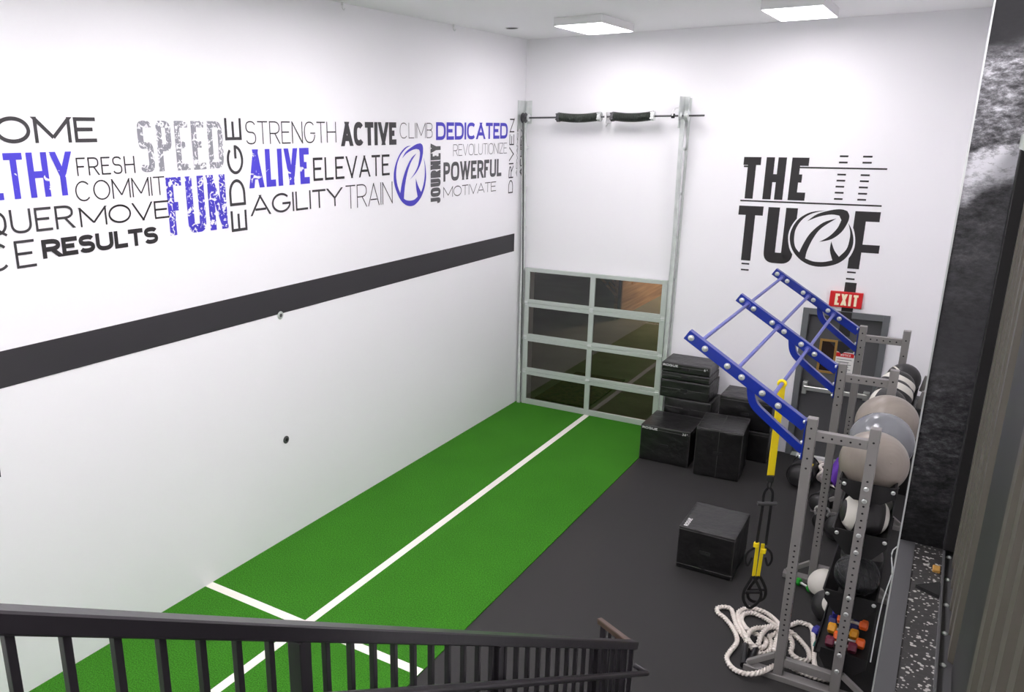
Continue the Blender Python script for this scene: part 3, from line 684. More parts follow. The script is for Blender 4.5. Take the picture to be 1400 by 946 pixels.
# lift cables
q = MB().tube([(.075, SY - .02, SZ), (.09, -.17, 3.6), (.095, -.11, 2.4), (.098, -.085, .2)], .009, 8)
tag(obj('lift_cable', q, BLKMET), 'black lift cable hanging down the corner track', 'cable')
xx = gx1 + .03
tag(obj('lift_cable', MB().tube([(sx(937), SY - .02, SZ), (xx + .01, -.15, 3.4), (xx - .01, -.112, 2.4), (xx - .01, -.112, .3)], .005, 8), GALV), 'silver lift cable along the right hand track', 'cable')

# ------------------------------------------------------------------ outside, seen through the glass
struct('floor_outside', MB().box((-7, .2, -.2), (XR, 16, -.005)), CONC)
tag(obj('leaf_litter_strip', MB().box((.2, .3, -.005), (1.2, 2.2, .02), .01), SOIL), 'brown leaf litter on the ground behind the lower left panes', 'leaf litter')['kind'] = 'stuff'
wy = hit(849, 400, 0, -.79).y
tag(obj('plank_wall', MB().box((-.95, wy, -.004), (-.79, 15.5, 3.2)), PLANK), 'warm lit wooden plank wall outside behind the top right pane', 'wooden wall')
t = thing('outside_railing', 'slanted wooden slats of a railing behind the top right pane', 'railing', (-.9, wy - .08, 0))
for a_, c_ in (((235, 220), (300, 290)), ((310, 310), (490, 520)), ((340, 270), (495, 430)), ((390, 250), (500, 350)), ((450, 230), (505, 300))):
    p, q_ = hit(800 + a_[0] / 10.5, 360 + a_[1] / 10.5, 1, wy - .1), hit(800 + c_[0] / 10.5, 360 + c_[1] / 10.5, 1, wy - .1)
    obj('slat', MB().bar(p, q_, .03, .055), PLANK, t)
p = hit(849, 400, 1, wy - .1); obj('post', MB().box((p.x - .05, wy - .16, -.004), (p.x + .02, wy - .06, 3.2)), BLKMET, t)
ld = bpy.data.lights.new('outside_fill_light', 'POINT'); ld.energy = 900; ld.color = (1, .87, .70); ld.shadow_soft_size = .3  # added unseen point light that warms the plank wall, no lamp is built
lo = bpy.data.objects.new('outside_fill_light', ld); COL.objects.link(lo); lo.location = (.5, 10.2, 2.6)

# ================================================================== THE RIG
RX0, RX1 = 5.33, 5.77; RY = (-5.53, -3.69, -1.85); RH = 2.41; HW = .038
rack = thing('storage_rack', 'grey perforated steel storage rack along the right wall with ball trays', 'storage rack', (5.55, -3.69, 0))
def upright(x, y, holes):
    q = MB().box((x - HW, y - HW, .055), (x + HW, y + HW, RH), .004, None, 1); q.mi = 1
    for z in holes: q.cyl((x, y - HW - .0008, z), (x, y - HW + .004, z), .0085, 10)
    for z in holes[::2]: q.cyl((x + HW - .004, y, z), (x + HW + .0008, y, z), .0085, 10)
    q.mi = 0
    return obj('upright', q, [RACKM, HOLE], rack)
TOPH = [2.33 - .085 * i for i in range(5)]; LOWH = [1.30 - .05 * i for i in range(18)]
TRAYS = (1.87, 1.44, .88)
for y in RY:
    upright(RX0, y, TOPH + LOWH); u = upright(RX1, y, [2.30, 2.12, 1.98] + [1.83 - .06 * i for i in range(24)])
    for z in (1.916, 1.815, 1.518, 1.37, .958, .809, .422, .266):
        q = MB().lathe([(.0, 0), (.019, 0), (.019, .004), (.013, .010), (0, .012)][1:4], (RX1, y - HW, z), (0, -1, 0), 14); obj('bolt', q, ZINC, u, True)
    for z, hs in ((2.27, 5), (.18, 0)):
        q = MB().box((RX0 + HW, y - .03, z - HW), (RX1 - HW, y + .03, z + HW), .003, None, 1); q.mi = 1
        for i in range(hs): q.cyl((RX0 + .09 + i * .065, y - .0308, z), (RX0 + .09 + i * .065, y - .026, z), .0085, 10)
        obj('crossmember', q, [RACKM, HOLE], rack)
    q = MB().box((RX0 - .28, y - .05, 0), (RX1 + .34, y + .05, .055), .004, None, 1); obj('foot', q, RACKM, rack)
    for x, s_ in ((RX0, -1), (RX1, 1)):
        obj('brace', MB().bar((x + s_ * .035, y, .225), (x + s_ * .25, y, .065), .045, .045), RACKM, rack)
def tray(y0, y1, z, plates=True, drop=.14):
    """angled steel cradle: two sloped shelves between hexagonal end plates"""
    xa, xb = RX1 - .20, RX1 + .20
    q = MB(); th = .004
    prof = [(xa, z + .06), (xa + .012, z + .06), (xa + .10, z - .04), (xb - .10, z - .04), (xb - .012, z + .06), (xb, z + .06), (xb - .094, z - .046), (xa + .094, z - .046)]
    q.prism([(px, y0, pz) for px, pz in prof], (0, y1 - y0, 0)); t = obj('tray', q, TRAYM, rack)
    for y in (y0, y1):
        q = MB().prism([(xa + .02, y - .004, z + .065), (xb + .0, y - .004, z + .065), (xb, y - .004, z - .02), (xb - .09, y - .004, z - drop), (xa + .12, y - .004, z - drop), (xa + .02, y - .004, z - .02)], (0, .008, 0)); obj('end_plate', q, TRAYM, t)
    for x in (xa + .04, xb - .02):
        q = MB().lathe([(.016, 0), (.016, .004), (.010, .009)], (x, y0 - .008, z + .03), (0, -1, 0), 12); obj('bolt', q, ZINC, t, True)
g = HW + .008
for z in TRAYS: tray(RY[0] + g, RY[1] - g, z, drop=.09 if z > 1.8 else .14)
for z in (1.78, 1.2): tray(RY[1] + g, RY[2] - g, z)
# pair of grey bar ends that cradle the wall balls
for yy in (-2.1, -2.75): obj('ball_prop', MB().bar((6.0, yy, 1.80), (6.035, yy, 1.98), .05, .03, (0, 1, 0)), RACKM, rack)
# low shelf for the hand weights
q = MB().box((RX1 - .20, RY[0] + g, .33), (RX1 + .20, RY[0] + .95, .345)); q.box((RX1 - .20, RY[0] + g, .345), (RX1 - .19, RY[0] + .95, .38)); q.box((RX1 + .19, RY[0] + g, .345), (RX1 + .20, RY[0] + .95, .38)); sh = obj('low_shelf', q, TRAYM, rack)
q = MB().prism([(RX1 - .15, RY[0] + g - .004, .40), (RX1 + .20, RY[0] + g - .004, .40), (RX1 + .2, RY[0] + g - .004, .31), (RX1 + .12, RY[0] + g - .004, .22), (RX1 - .1, RY[0] + g - .004, .22), (RX1 - .15, RY[0] + g - .004, .31)], (0, .008, 0)); obj('end_plate', q, TRAYM, sh)

# climbing ladder bolted to the rack
lad = thing('monkey_bar_ladder', 'blue sloping monkey bar ladder rising from the rack uprights', 'climbing ladder', (5.29, -3.69, 2.1))
B0, B1 = Vector((5.285, 0, 2.335)), Vector((4.30, 0, 2.958)); bd = (B1 - B0).normalized(); bn = Vector((-bd.z, 0, bd.x)); bn = bn if bn.z > 0 else -bn
BOLTX = (4.34, 4.46, 4.65, 4.77, 4.94, 5.07)
def on_beam(x): return B0 + bd * ((x - B0.x) / bd.x)
for y in RY:
    Y = Vector((0, y, 0))
    bm_ = obj('beam', MB().bar(B0 + Y, B1 + Y, .07, .088, bn, .003), BLUE, lad)
    for x in BOLTX:
        c = on_beam(x) + Y - Vector((0, .035, 0)); q = MB().lathe([(.026, 0), (.026, .004), (.016, .006), (.016, .014), (.011, .018)], c, (0, -1, 0), 16); obj('bolt', q, ZINC, bm_, True)
    path = smooth_path([(4.845, y, 2.60), (4.86, y, 2.50), (4.895, y, 2.43), (4.97, y, 2.365), (5.12, y, 2.25), (5.288, y, 2.125)], 5)
    obj('brace', MB().sweep(path, [(-.03, -.026), (.03, -.026), (.03, .026), (-.03, .026)], up=(0, 1, 0)), BLUE, lad)
    pl = obj('mounting_plate', MB().box((5.280, y - .05, 2.06), (5.290, y + .05, 2.39), .002), BLUE, lad)
    for z in (2.375, 2.20, 2.08):
        for dy in (-.03,): obj('bolt', MB().lathe([(.016, 0), (.016, .012), (.010, .016)], (5.280, y + dy, z), (-1, 0, 0), 12), ZINC, pl, True)
for ya, yb in ((RY[0], RY[1]), (RY[1], RY[2])):
    for x in (4.40, 4.71, 5.005):
        c = on_beam(x); q = MB().cyl((c.x, ya + .035, c.z), (c.x, yb - .035, c.z), .0165, 16)
        for yy in (ya + .036, yb - .04): q.cyl((c.x, yy, c.z), (c.x, yy + .004, c.z), .03, 16)
        obj('rung', q, RUNG, lad, True)

# ------------------------------------------------------------------ balls on the rack
def seam_circle(c, r, ax, off=0.0, rad=.004, n=40):
    ax = Vector(ax).normalized(); u = ax.orthogonal().normalized(); v = ax.cross(u); rr = math.sqrt(max(0, r * r - off * off))
    return [Vector(c) + ax * off + (u * math.cos(2 * PI * i / n) + v * math.sin(2 * PI * i / n)) * rr for i in range(n)]
def exercise_ball(c, r, m, lab):
    t = thing('exercise_ball', lab, 'exercise ball', (c[0], c[1], c[2] - r), 'large exercise balls on the top tray') ; del t['group']
    ax = Vector((.5, -.75, .35)).normalized(); q = MB(); prof = []
    for i in range(65):
        a = -PI / 2 + PI * i / 64; rr = r * (1 + (.0022 * math.cos(a * 90) if abs(a) > .2 else 0)); prof.append((max(.002, rr * math.cos(a)), rr * math.sin(a)))
    q.lathe(prof, c, ax, 64); obj('shell', q, m, t, True)
    q = MB().lathe([(.012, -.004), (.012, .002), (.006, .003)], Vector(c) + ax * r, ax, 14); obj('valve', q, m, t, True)
exercise_ball((5.775, -5.19, 2.01), .252, BALLT, 'large taupe exercise ball nearest the camera on the top tray')
exercise_ball((5.785, -4.68, 2.02), .252, BALLS, 'large shiny silver blue exercise ball between the two taupe ones')
exercise_ball((5.79, -4.175, 2.03), .258, BALLT, 'large taupe exercise ball farthest back, behind the silver one')

def med_ball(c, r, axis, label, base=BLKLEA, band=WHTLEA, bands=((.12, .42), (-.62, -.40)), nm='medicine_ball', cat='medicine ball', handle=False):
    """panelled ball: base colour with bands of the other leather between two heights along its axis"""
    t = thing(nm, label, cat, (c[0], c[1], c[2] - r)); ax = Vector(axis).normalized()
    cuts = sorted(set([-1, 1] + [v for b_ in bands for v in b_])); q = MB(); n = 48
    prof = []
    def ring(h, bul): rr = r * bul; return (max(.002, rr * math.sqrt(max(0, 1 - h * h))), rr * h)
    seq = []
    for a_, b_ in zip(cuts, cuts[1:]):
        m_ = 1 if any(lo - 1e-6 <= a_ and b_ <= hi + 1e-6 for lo, hi in bands) else 0; k = 8
        seq.append((m_, [ring(math.sin(math.asin(a_) + (math.asin(b_) - math.asin(a_)) * i / k), 1 - .012 * (abs(2 * i / k - 1) ** 6)) for i in range(k + 1)]))
    for m_, pr in seq:
        if m_ == 0: q.lathe(pr, c, ax, n)
    o = obj('cover', q, base, t, True)
    for m_, pr in seq:
        if m_ == 1: o = obj('band', MB().lathe(pr, c, ax, n), band, t, True)
    if handle:
        p = Vector(c) + Vector((0, -r * .2, r)); obj('strap', MB().tube(smooth_path([Vector(c) + Vector((-.05, 0, r * .93)), Vector(c) + Vector((-.03, -.02, r + .05)), Vector(c) + Vector((.03, -.02, r + .05)), Vector(c) + Vector((.06, 0, r * .93))], 4), .008, 6), base, t)
    return t
def rolled(r, rail, half=.2): return rail + math.sqrt(max(.0001, r * r - half * half))
med_ball((5.775, -5.265, 1.575), .182, (1, .25, -.1), 'black medicine ball with a wide white band on the second tray near end', bands=((-.86, -.5), (.66, .90)))
med_ball((5.79, -4.86, 1.57), .172, (.9, .3, .4), 'black and grey medicine ball behind the near banded one on the second tray', GREYLEA and BLKLEA, GREYLEA, ((.3, .75),))
med_ball((5.79, -4.49, 1.57), .172, (.8, .5, .1), 'black medicine ball with a grey end, third along the second tray', BLKLEA, GREYLEA, ((.5, .9),))
# slam ball with tread
c = Vector((5.79, -5.27, 1.03)); r = .17
t = thing('slam_ball', 'black treaded rubber slam ball on the third tray near end', 'slam ball', c - Vector((0, 0, r)))
q = MB(); q.ball(c, r, 64); obj('shell', q, TREAD, t, True)
q = MB()
for k in range(7): q.tube(seam_circle(c, r, (1, .2, .3), r * (-.75 + .25 * k)), .0045, 6, True, (.3, .5, .8))
for k in range(5): q.tube(seam_circle(c, r + .0005, (math.cos(k * PI / 5) * .3, math.sin(k * PI / 5), math.cos(k * PI / 5))), .004, 6, True, (1, .01, .02))
obj('tread', q, TREAD, t, True)
med_ball((5.79, -4.88, 1.02), .165, (.2, .2, 1), 'dark grey medicine ball behind the slam ball', GREYLEA, BLKLEA, ((-.3, .2),))
# balls on the floor under the rack
pA, pB = hit(1128, 800, 2, .165), hit(1133, 829, 2, .16)
med_ball(pB, .158, (.34, -.72, .6), 'black floor medicine ball with a white panel, nearer one under the rack', bands=((.76, 1.0),))
med_ball((pA.x, max(pA.y, pB.y + .33), .165), .163, (-.35, -.6, .75), 'medicine ball with a white top panel on the floor behind another', bands=((.35, 1.0),))
# far bay wall balls
for (px, py), y, r, ax, lab, bands in (
    ((1212, 556), -3.28, .178, (.95, -.3, -.1), 'black wall ball with white side panel, nearest on the far top tray', ((-.8, -.5), (.88, .96))),
    ((1224, 525), -2.90, .178, (.3, .6, .75), 'wall ball with broad white band, second on the far top tray', ((.15, .62),)),
    ((1230, 503), -2.52, .175, (.35, .55, .8), 'wall ball with white band and black cap, third on the far top tray', ((.1, .5),)),
    ((1240, 488), -2.16, .172, (.8, .4, .5), 'plain black wall ball at the far end of the top tray', ((-.2, -.1),))):
    p = hit(px, py, 1, y); med_ball((5.79 if p.x > 5.9 else max(p.x, 5.72), y, 1.93), r, ax, lab, bands=bands, nm='wall_ball', cat='wall ball')
for y, ax, lab, b_ in ((-3.3, (1, .2, .2), 'black medicine ball with white panel on the lower far tray', ((.4, .7),)), (-2.9, (.2, .3, 1), 'dark grey medicine ball on the lower far tray', ())):
    med_ball((5.79, y, 1.35), .17, ax, lab, BLKLEA if b_ else GREYLEA, WHTLEA, b_ or ((-.02, .02),))
p = hit(1146, 722, 2, .15)
med_ball((p.x, p.y, .15), .15, (.2, -.3, 1), 'plain dark grey seamed ball on the floor beyond the middle upright', GREYLEA if 0 else BLKLEA, BLKLEA, ((-.02, .02),))
# kettlebell with a grey handle
p = hit(1126, 704, 2, .0); c = hit(1122, 712, 2, .09)
t = thing('kettlebell', 'black kettlebell with a bare steel handle on the floor beyond the rack', 'kettlebell', (c.x, c.y, 0))
obj('bell', MB().lathe([(.05, -.09), (.085, -.06), (.1, 0), (.085, .055), (.05, .085)], c, (0, 0, 1), 28), TRAYM, t, True)
obj('handle', MB().tube(smooth_path([c + Vector((-.055, 0, .06)), c + Vector((-.075, 0, .12)), c + Vector((-.05, 0, .175)), c + Vector((.05, 0, .175)), c + Vector((.075, 0, .12)), c + Vector((.055, 0, .06))], 5), .015, 12), CHROME, t, True)

# ------------------------------------------------------------------ hand weights on the low shelf
HANDLE = CHROME
def dumbbell(c, ang, L, r, m, lab, six=True):
    t = thing('dumbbell', lab, 'dumbbell', (c[0], c[1], c[2] - r)); c = Vector(c); d = Vector((math.cos(ang), math.sin(ang), 0))
    for s_ in (-1, 1):
        q = MB().lathe([(r * .72, L * .22), (r, L * .27), (r, L * .46), (r * .72, L * .5)], c, d * s_, 6 if six else 20); obj('head', q, m, t)
    obj('handle', MB().cyl(c - d * L * .24, c + d * L * .24, .014, 14), HANDLE, t, True)
def dm(name, rgb): return mat(name, rgb, .38, bump=(60, .05))
D_BLUE, D_YEL, D_MAR, D_ORA, D_TEAL, D_GRN, D_NAV = dm('blue_vinyl_weight', (46, 44, 150)), dm('yellow_vinyl_weight', (226, 160, 30)), dm('maroon_vinyl_weight', (110, 34, 58)), dm('orange_vinyl_weight', (235, 100, 28)), dm('teal_vinyl_weight', (14, 120, 112)), dm('green_vinyl_weight', (24, 150, 40)), dm('navy_vinyl_weight', (32, 34, 104))
SHZ = .346
for x, y, z, r, m, lab in (
    (5.74, -4.72, SHZ + .05, .05, D_NAV, 'dark navy dumbbell at the back of the low shelf'),
    (5.76, -4.88, SHZ + .05, .05, D_BLUE, 'blue dumbbell behind the yellow one on the low shelf'),
    (5.76, -4.98, SHZ + .135, .05, D_BLUE, 'blue dumbbell lying on top of the row of weights'),
    (5.81, -5.09, SHZ + .14, .045, D_ORA, 'orange dumbbell lying on top of the row of weights'),
    (5.74, -5.01, SHZ + .05, .045, D_NAV, 'navy dumbbell between the blue and the yellow ones'),
    (5.75, -5.13, SHZ + .047, .047, D_YEL, 'yellow dumbbell on the low shelf'),
    (5.81, -5.24, SHZ + .045, .045, D_ORA, 'orange dumbbell in front of the yellow one on the low shelf'),
    (5.76, -5.35, SHZ + .047, .047, D_MAR, 'maroon dumbbell at the near end of the low shelf')):
    dumbbell((x, y, z), random.uniform(-.06, .06), .24, r, m, lab)
pp = hit(1119, 866, 2, .05); dumbbell((pp.x + .06, pp.y, .05), -.45, .24, .05, D_BLUE, 'blue dumbbell on the floor beside the white rope')
pp = hit(1124, 884, 2, .04); dumbbell((pp.x + .03, pp.y - .02, .042), -.15, .2, .042, D_TEAL, 'teal dumbbell on the floor at the near end of the rack')
pp = hit(1102, 797, 2, .04); dumbbell((pp.x - .01, pp.y - .05, .04), -.55, .2, .04, D_GRN, 'green dumbbell on the floor left of the black and white ball')
dumbbell((5.80, -4.62, SHZ + .13), .1, .2, .04, D_GRN, 'green dumbbell at the back of the low shelf')

# ================================================================== PADDED BOXES
def padded_box(cx, cy, z0, sx_, sy_, h, ang, label, logo=None, size=None, r=.018, amp=.006, seam_z=(.06,), vert_seam=False):
    """foam jump box in a black coated cover: slightly bulging, creased sides, piped rims"""
    t = thing('plyo_box', label, 'jump box', (cx, cy, z0)); R = Matrix.Rotation(ang, 3, 'Z'); c0 = Vector((cx, cy, z0))
    from mathutils import noise
    tb = bmesh.new(); bmesh.ops.create_cube(tb, size=2.0); bmesh.ops.subdivide_edges(tb, edges=list(tb.edges), cuts=17, use_grid_fill=True)
    hx, hy, hz = sx_ / 2, sy_ / 2, h / 2
    def warp(v):                                             # pull rows towards the rims so the rounding is smooth
        return math.copysign(1 - (1 - abs(v)) ** 1.25, v)
    for v in tb.verts:
        p = Vector((warp(v.co.x) * hx, warp(v.co.y) * hy, warp(v.co.z) * hz))
        inn = Vector((max(-hx + r, min(hx - r, p.x)), max(-hy + r, min(hy - r, p.y)), max(-hz + r, min(hz - r, p.z))))
        d = p - inn; p = inn + d.normalized() * r if d.length > 1e-9 else p
        k = Vector((p.x * 5 + cx * 7, p.y * 5 + cy * 3, p.z * 9 + z0 * 4)); nz = noise.noise(k) + .5 * noise.noise(k * 2.3)
        fx, fy, fz = abs(v.co.x), abs(v.co.y), abs(v.co.z)
        if v.co.z > -.97: p += Vector((v.co.x * (fx > .999), v.co.y * (fy > .999), v.co.z * (fz > .999))) * (nz * amp)
        v.co = R @ (p + Vector((0, 0, hz))) + c0
    q = MB(); q._merge(tb, 0); body = obj('cover', q, VINYLBOX, t, True)
    def P(x, y, z): return R @ Vector((x, y, z)) + c0
    q = MB()
    e = .0035
    for z in [h - .005] + [h - s_ for s_ in seam_z if s_ < h - .03]:
        x, y = hx - .004, hy - .004; 
        if z < h - .01: x, y = hx + .001, hy + .001
        q.tube([P(-x, -y, z), P(x, -y, z), P(x, y, z), P(-x, y, z)], e, 6, True)
    for sx2, sy2 in ((-1, -1), (1, -1), (1, 1), (-1, 1)): q.tube([P(sx2 * (hx - .004), sy2 * (hy - .004), .012), P(sx2 * (hx - .004), sy2 * (hy - .004), h - .006)], e, 6, up=(1, 0, 0))
    if vert_seam: q.tube([P(0, -hy - .001, .02), P(0, -hy - .001, h - .004), P(0, -hy + .01, h + .001), P(0, hy - .01, h + .001)], .003, 6, up=(1, 0, 0))
    obj('piping', q, SEAM, t)
    obj('handle_patch', MB().box(P(0, 0, h * .5) - Vector((.055, hy + .010, .02)) if not ang else P(-.055, -hy - .004, h * .48), P(0, 0, h * .5) + Vector((.055, -hy + .002, .02)) if not ang else P(.055, -hy + .01, h * .55), .002), WEB, t)
    if logo == 'front':
        q = decal(lettering('ROGUE', .22, .034, .0085, 3.5, .18), P(-hx + .02, -hy - .006, h - .055), R @ Vector((1, 0, 0)), (0, 0, 1)); obj('brand_print', q, PRINT_W, t, recalc=False)
    elif logo == 'top':
        q = decal(lettering('ROGUE', .20, .045, .011, 3.5, .18), P(-hx + .085, -hy + .03, h + .004), R @ Vector((0, 1, 0)), R @ Vector((-1, 0, 0))); obj('brand_print', q, PRINT_W, t, recalc=False)
    elif logo == 'left':
        q = MB(); q.box(P(-hx - .003, -hy + .02, h - .05), P(-hx + .001, -hy + .10, h - .012)); obj('brand_tag', q, PRINT_W, t)
    if size:
        q = decal(lettering(size, .026 * len(size), .034, .007, 2.6, .2), P(hx - .03 - .026 * len(size), -hy - .006, h - .06), R @ Vector((1, 0, 0)), (0, 0, 1)); obj('size_print', q, PRINT_W, t, recalc=False)
    return t
padded_box(4.32, -3.785, 0, .585, .70, .495, 0, 'black padded jump box standing alone in the middle of the rubber floor', 'top', None, seam_z=(.03, .44))
padded_box(3.03, -1.025, 0, .70, .71, .535, 0, 'black padded jump box marked 24 inch at the turf edge', 'front', '24"', seam_z=(.05,))
padded_box(3.765, -1.16, 0, .60, .69, .70, .078, 'tall black padded jump box with a middle seam, beside the 24 inch box', None, None, seam_z=(.02,), vert_seam=True)
# stack in front of the glass door
SX = 3.045
padded_box(SX + .07, -.33, 0, .70, .55, .46, 0, 'black padded box at the bottom of the stack by the glass door', seam_z=(.12,))
padded_box(SX + .06, -.33, .462, .68, .55, .285, 0, 'black padded box second from the bottom of the stack by the glass door', seam_z=(.14,))
padded_box(SX, -.335, .75, .72, .56, .275, 0, 'black padded box in the middle of the stack by the glass door', seam_z=(.13,))
padded_box(SX - .005, -.335, 1.028, .70, .55, .11, 0, 'thin black padded box under the 6 inch one on the stack', seam_z=(.05,))
padded_box(SX - .01, -.34, 1.14, .70, .55, .145, 0, 'thin black padded box marked 6 inch on top of the stack by the glass door', 'front', '6"', seam_z=(.05,))
padded_box(3.92, -.335, 0, .72, .56, .455, 0, 'lower black padded box of the pair against the back wall', seam_z=(.05,))
padded_box(3.92, -.335, .458, .72, .56, .46, 0, 'upper black padded box with white side tag against the back wall', 'left', None, seam_z=(.05,))
padded_box(5.87, -.46, 0, .32, .60, 1.20, 0, 'tall black padded block standing in the far right corner', seam_z=(.6,))

# ================================================================== ROPES
def rope(name, path, r, lab, m=ROPE):
    P = smooth_path(path, 14); out = [P[0]]; L = [0]
    for a_, b_ in zip(P, P[1:]): L.append(L[-1] + (b_ - a_).length)
    n = int(L[-1] / .009); j = 0; Q = []
    for i in range(n + 1):
        d = L[-1] * i / n
        while j < len(L) - 2 and L[j + 1] < d: j += 1
        u = (d - L[j]) / max(1e-9, L[j + 1] - L[j]); Q.append(P[j].lerp(P[j + 1], u))
    prof = [(r * (.84 + .16 * math.cos(3 * 2 * PI * k / 18)) * math.cos(2 * PI * k / 18), r * (.84 + .16 * math.cos(3 * 2 * PI * k / 18)) * math.sin(2 * PI * k / 18)) for k in range(18)]
    t = thing(name, lab, 'rope', (Q[len(Q) // 2].x, Q[len(Q) // 2].y, 0)); obj('strands', MB().sweep(Q, prof, 62.0), m, t, True); return t, Q
def rp(u, v, z): return hit(960 + u / 7, 810 + v / 7, 2, z)
RZ = .026
path = [rp(*a_) for a_ in (
    (415, 505, .05), (440, 400, .10), (500, 345, .09), (580, 335, .08), (680, 318, .06), (740, 318, .05), (850, 310, RZ), (920, 285, RZ), (1000, 305, RZ), (1040, 328, RZ), (1058, 380, RZ), (1062, 460, RZ), (1070, 560, RZ), (1068, 640, RZ), (1090, 720, RZ), (1190, 760, RZ), (1262, 800, RZ), (1200, 832, RZ), (1120, 822, RZ), (1020, 792, RZ), (920, 752, RZ), (840, 706, .05), (760, 690, .085), (690, 700, .085),
    (560, 760, .085), (440, 780, .06), (330, 750, RZ), (260, 690, RZ), (235, 620, RZ), (270, 560, RZ), (325, 490, RZ), (330, 430, RZ), (290, 340, RZ), (220, 250, RZ), (150, 190, RZ), (145, 150, RZ), (210, 138, RZ), (275, 160, RZ), (300, 230, RZ), (335, 340, RZ), (400, 430, RZ), (450, 500, RZ), (520, 570, RZ), (600, 580, RZ), (650, 540, RZ), (655, 470, RZ), (640, 420, .04), (690, 400, .06), (735, 350, .08),
    (730, 300, .075), (640, 215, .03), (540, 165, RZ), (430, 150, RZ), (355, 180, RZ), (340, 220, RZ), (352, 290, RZ), (385, 365, .04), (425, 430, .075), (480, 500, .075), (560, 530, .05), (610, 490, .05), (590, 440, .05), (520, 400, .05), (430, 350, .07), (390, 300, RZ), (375, 250, RZ), (405, 203, RZ), (500, 200, RZ), (610, 255, RZ), (720, 330, .06), (840, 372, .06), (900, 420, RZ), (965, 490, RZ), (1015, 560, RZ), (1020, 640, RZ), (930, 640, RZ), (850, 580, RZ), (862, 500, .05), (840, 430, .075), (770, 400, .10), (720, 430, .10), (700, 500, .09), (695, 560, .07), (740, 560, .06), (760, 470, .08), (735, 350, .12), (640, 335, .11), (570, 400, .10), (525, 525, .05))]
t, Q = rope('battle_rope', path, .0245, 'thick white battle rope lying in loops at the foot of the rack')
for (a_, b_, lab) in (((415, 500, .05), (400, 690, .03), 'black'), ((525, 520, .05), (452, 690, .03), 'black')):
    p, q_ = rp(*a_), rp(*b_); h = MB().tube(smooth_path([p, p.lerp(q_, .5), q_], 6), .0275, 14); d = (q_ - p).normalized(); h.cyl(q_, q_ + d * .012, .033, 14); obj('grip', h, SHRINK, t, True)
def rq(u, v, z): return hit(1050 + u / 7.883, 600 + v / 7.883, 2, z)
path = [rq(*a_) for a_ in ((480, 275, .22), (540, 250, .24), (610, 262, .22), (680, 300, .12), (700, 370, .05), (640, 420, .03), (560, 440, .05), (540, 400, .12), (585, 350, .2), (560, 300, .22), (610, 270, .2), (690, 300, .12), (740, 360, .05), (700, 430, .03), (600, 460, .03), (560, 430, .06), (600, 380, .1), (690, 420, .06), (740, 470, .03), (690, 500, .03), (720, 548, .03), (770, 525, .03))]
rope('battle_rope', path, .024, 'second white rope heaped by the exit door behind the rack')

# ================================================================== SUSPENSION TRAINER
TXX, TXY, TXZ = 5.005, -5.06, on_beam(5.005).z
sus = thing('suspension_trainer', 'yellow and black suspension straps hanging from the lowest ladder rung', 'suspension trainer', (TXX, TXY, .3))
U = Vector((.84, .54, 0)); D_ = Vector((-.54, .84, 0)); S0 = Vector((TXX, TXY, 0))
def sp(u, z, d=0.0): return S0 + U * u + D_ * d + Vector((0, 0, z))
def strap(pts, w, th): return [( -w / 2, -th / 2), (w / 2, -th / 2), (w / 2, th / 2), (-w / 2, th / 2)]
q = MB(); q.sweep([sp(0, TXZ - .03), sp(.0, 1.66)], strap(0, .062, .008), up=tuple(D_)); obj('anchor_strap', q, YEL, sus)
q = MB().tube([Vector((TXX + .026 * math.cos(a_), TXY, TXZ + .026 * math.sin(a_))) for a_ in [2 * PI * k / 20 for k in range(20)]], .014, 8, True, (0, 1, 0)); obj('rung_loop', q, YEL, sus, True)
q = MB().box(sp(0, 1.635) - Vector((.03, .03, .03)), sp(0, 1.635) + Vector((.03, .03, .03)), .006); q.tube([sp(.016 * math.cos(a_), 1.575 + .035 * math.sin(a_)) for a_ in [2 * PI * k / 16 for k in range(16)]], .006, 8, True, tuple(D_)); obj('carabiner', q, WEB, sus)
q = MB()
for s_ in (-1, 1):
    q.sweep(smooth_path([sp(.006 * s_, 1.545), sp(.035 * s_, 1.50), sp(.04 * s_, 1.42), sp(.032 * s_, 1.38)], 5), strap(0, .022, .006), up=tuple(D_))
    q.sweep([sp(.036 * s_, 1.40), sp(.042 * s_ - .008, .98)], strap(0, .024, .006), up=tuple(D_))
obj('main_strap', q, WEB, sus)
obj('crossbar', MB().cyl(sp(-.085, 1.39), sp(.085, 1.39), .019, 16), FOAM, sus, True)
for s_ in (-1, 1):
    q = MB().sweep([sp(.024 * s_ - .015, .99), sp(.02 * s_ - .02, .66)], strap(0, .03, .008), up=tuple(D_)); q.box(sp(.036 * s_ - .015, .95 - .03 * s_) - Vector((.022, .022, .022)), sp(.036 * s_ - .015, .95 - .03 * s_) + Vector((.022, .022, .022)), .005); obj('adjuster_strap', q, YEL, sus)
    q = MB().sweep(smooth_path([sp(.05 * s_ - .015, .95), sp(.105 * s_ - .015, .90), sp(.12 * s_ - .015, .82), sp(.09 * s_ - .015, .77), sp(.06 * s_ - .015, .85)], 5), strap(0, .02, .006), up=tuple(D_)); obj('loose_loop', q, WEB, sus)
    c = sp(.03 * s_ - .02, .48); q = MB().sweep(smooth_path([sp(.03 * s_ - .02, .66), sp(.03 * s_ - .09, .52, .02 * s_), sp(.03 * s_ - .085, .42, .02 * s_), sp(.03 * s_ - .02, .36 + .02 * s_, .02 * s_), sp(.03 * s_ + .06, .42, .02 * s_), sp(.03 * s_ + .06, .52, .02 * s_), sp(.03 * s_ - .015, .66)], 6), strap(0, .026, .010), up=tuple(D_)); lp = obj('foot_loop', q, WEB, sus)
    obj('hand_grip', MB().cyl(sp(.03 * s_ - .08, .505, .02 * s_), sp(.03 * s_ + .055, .505, .02 * s_), .016, 14), TRAYM, lp, True)

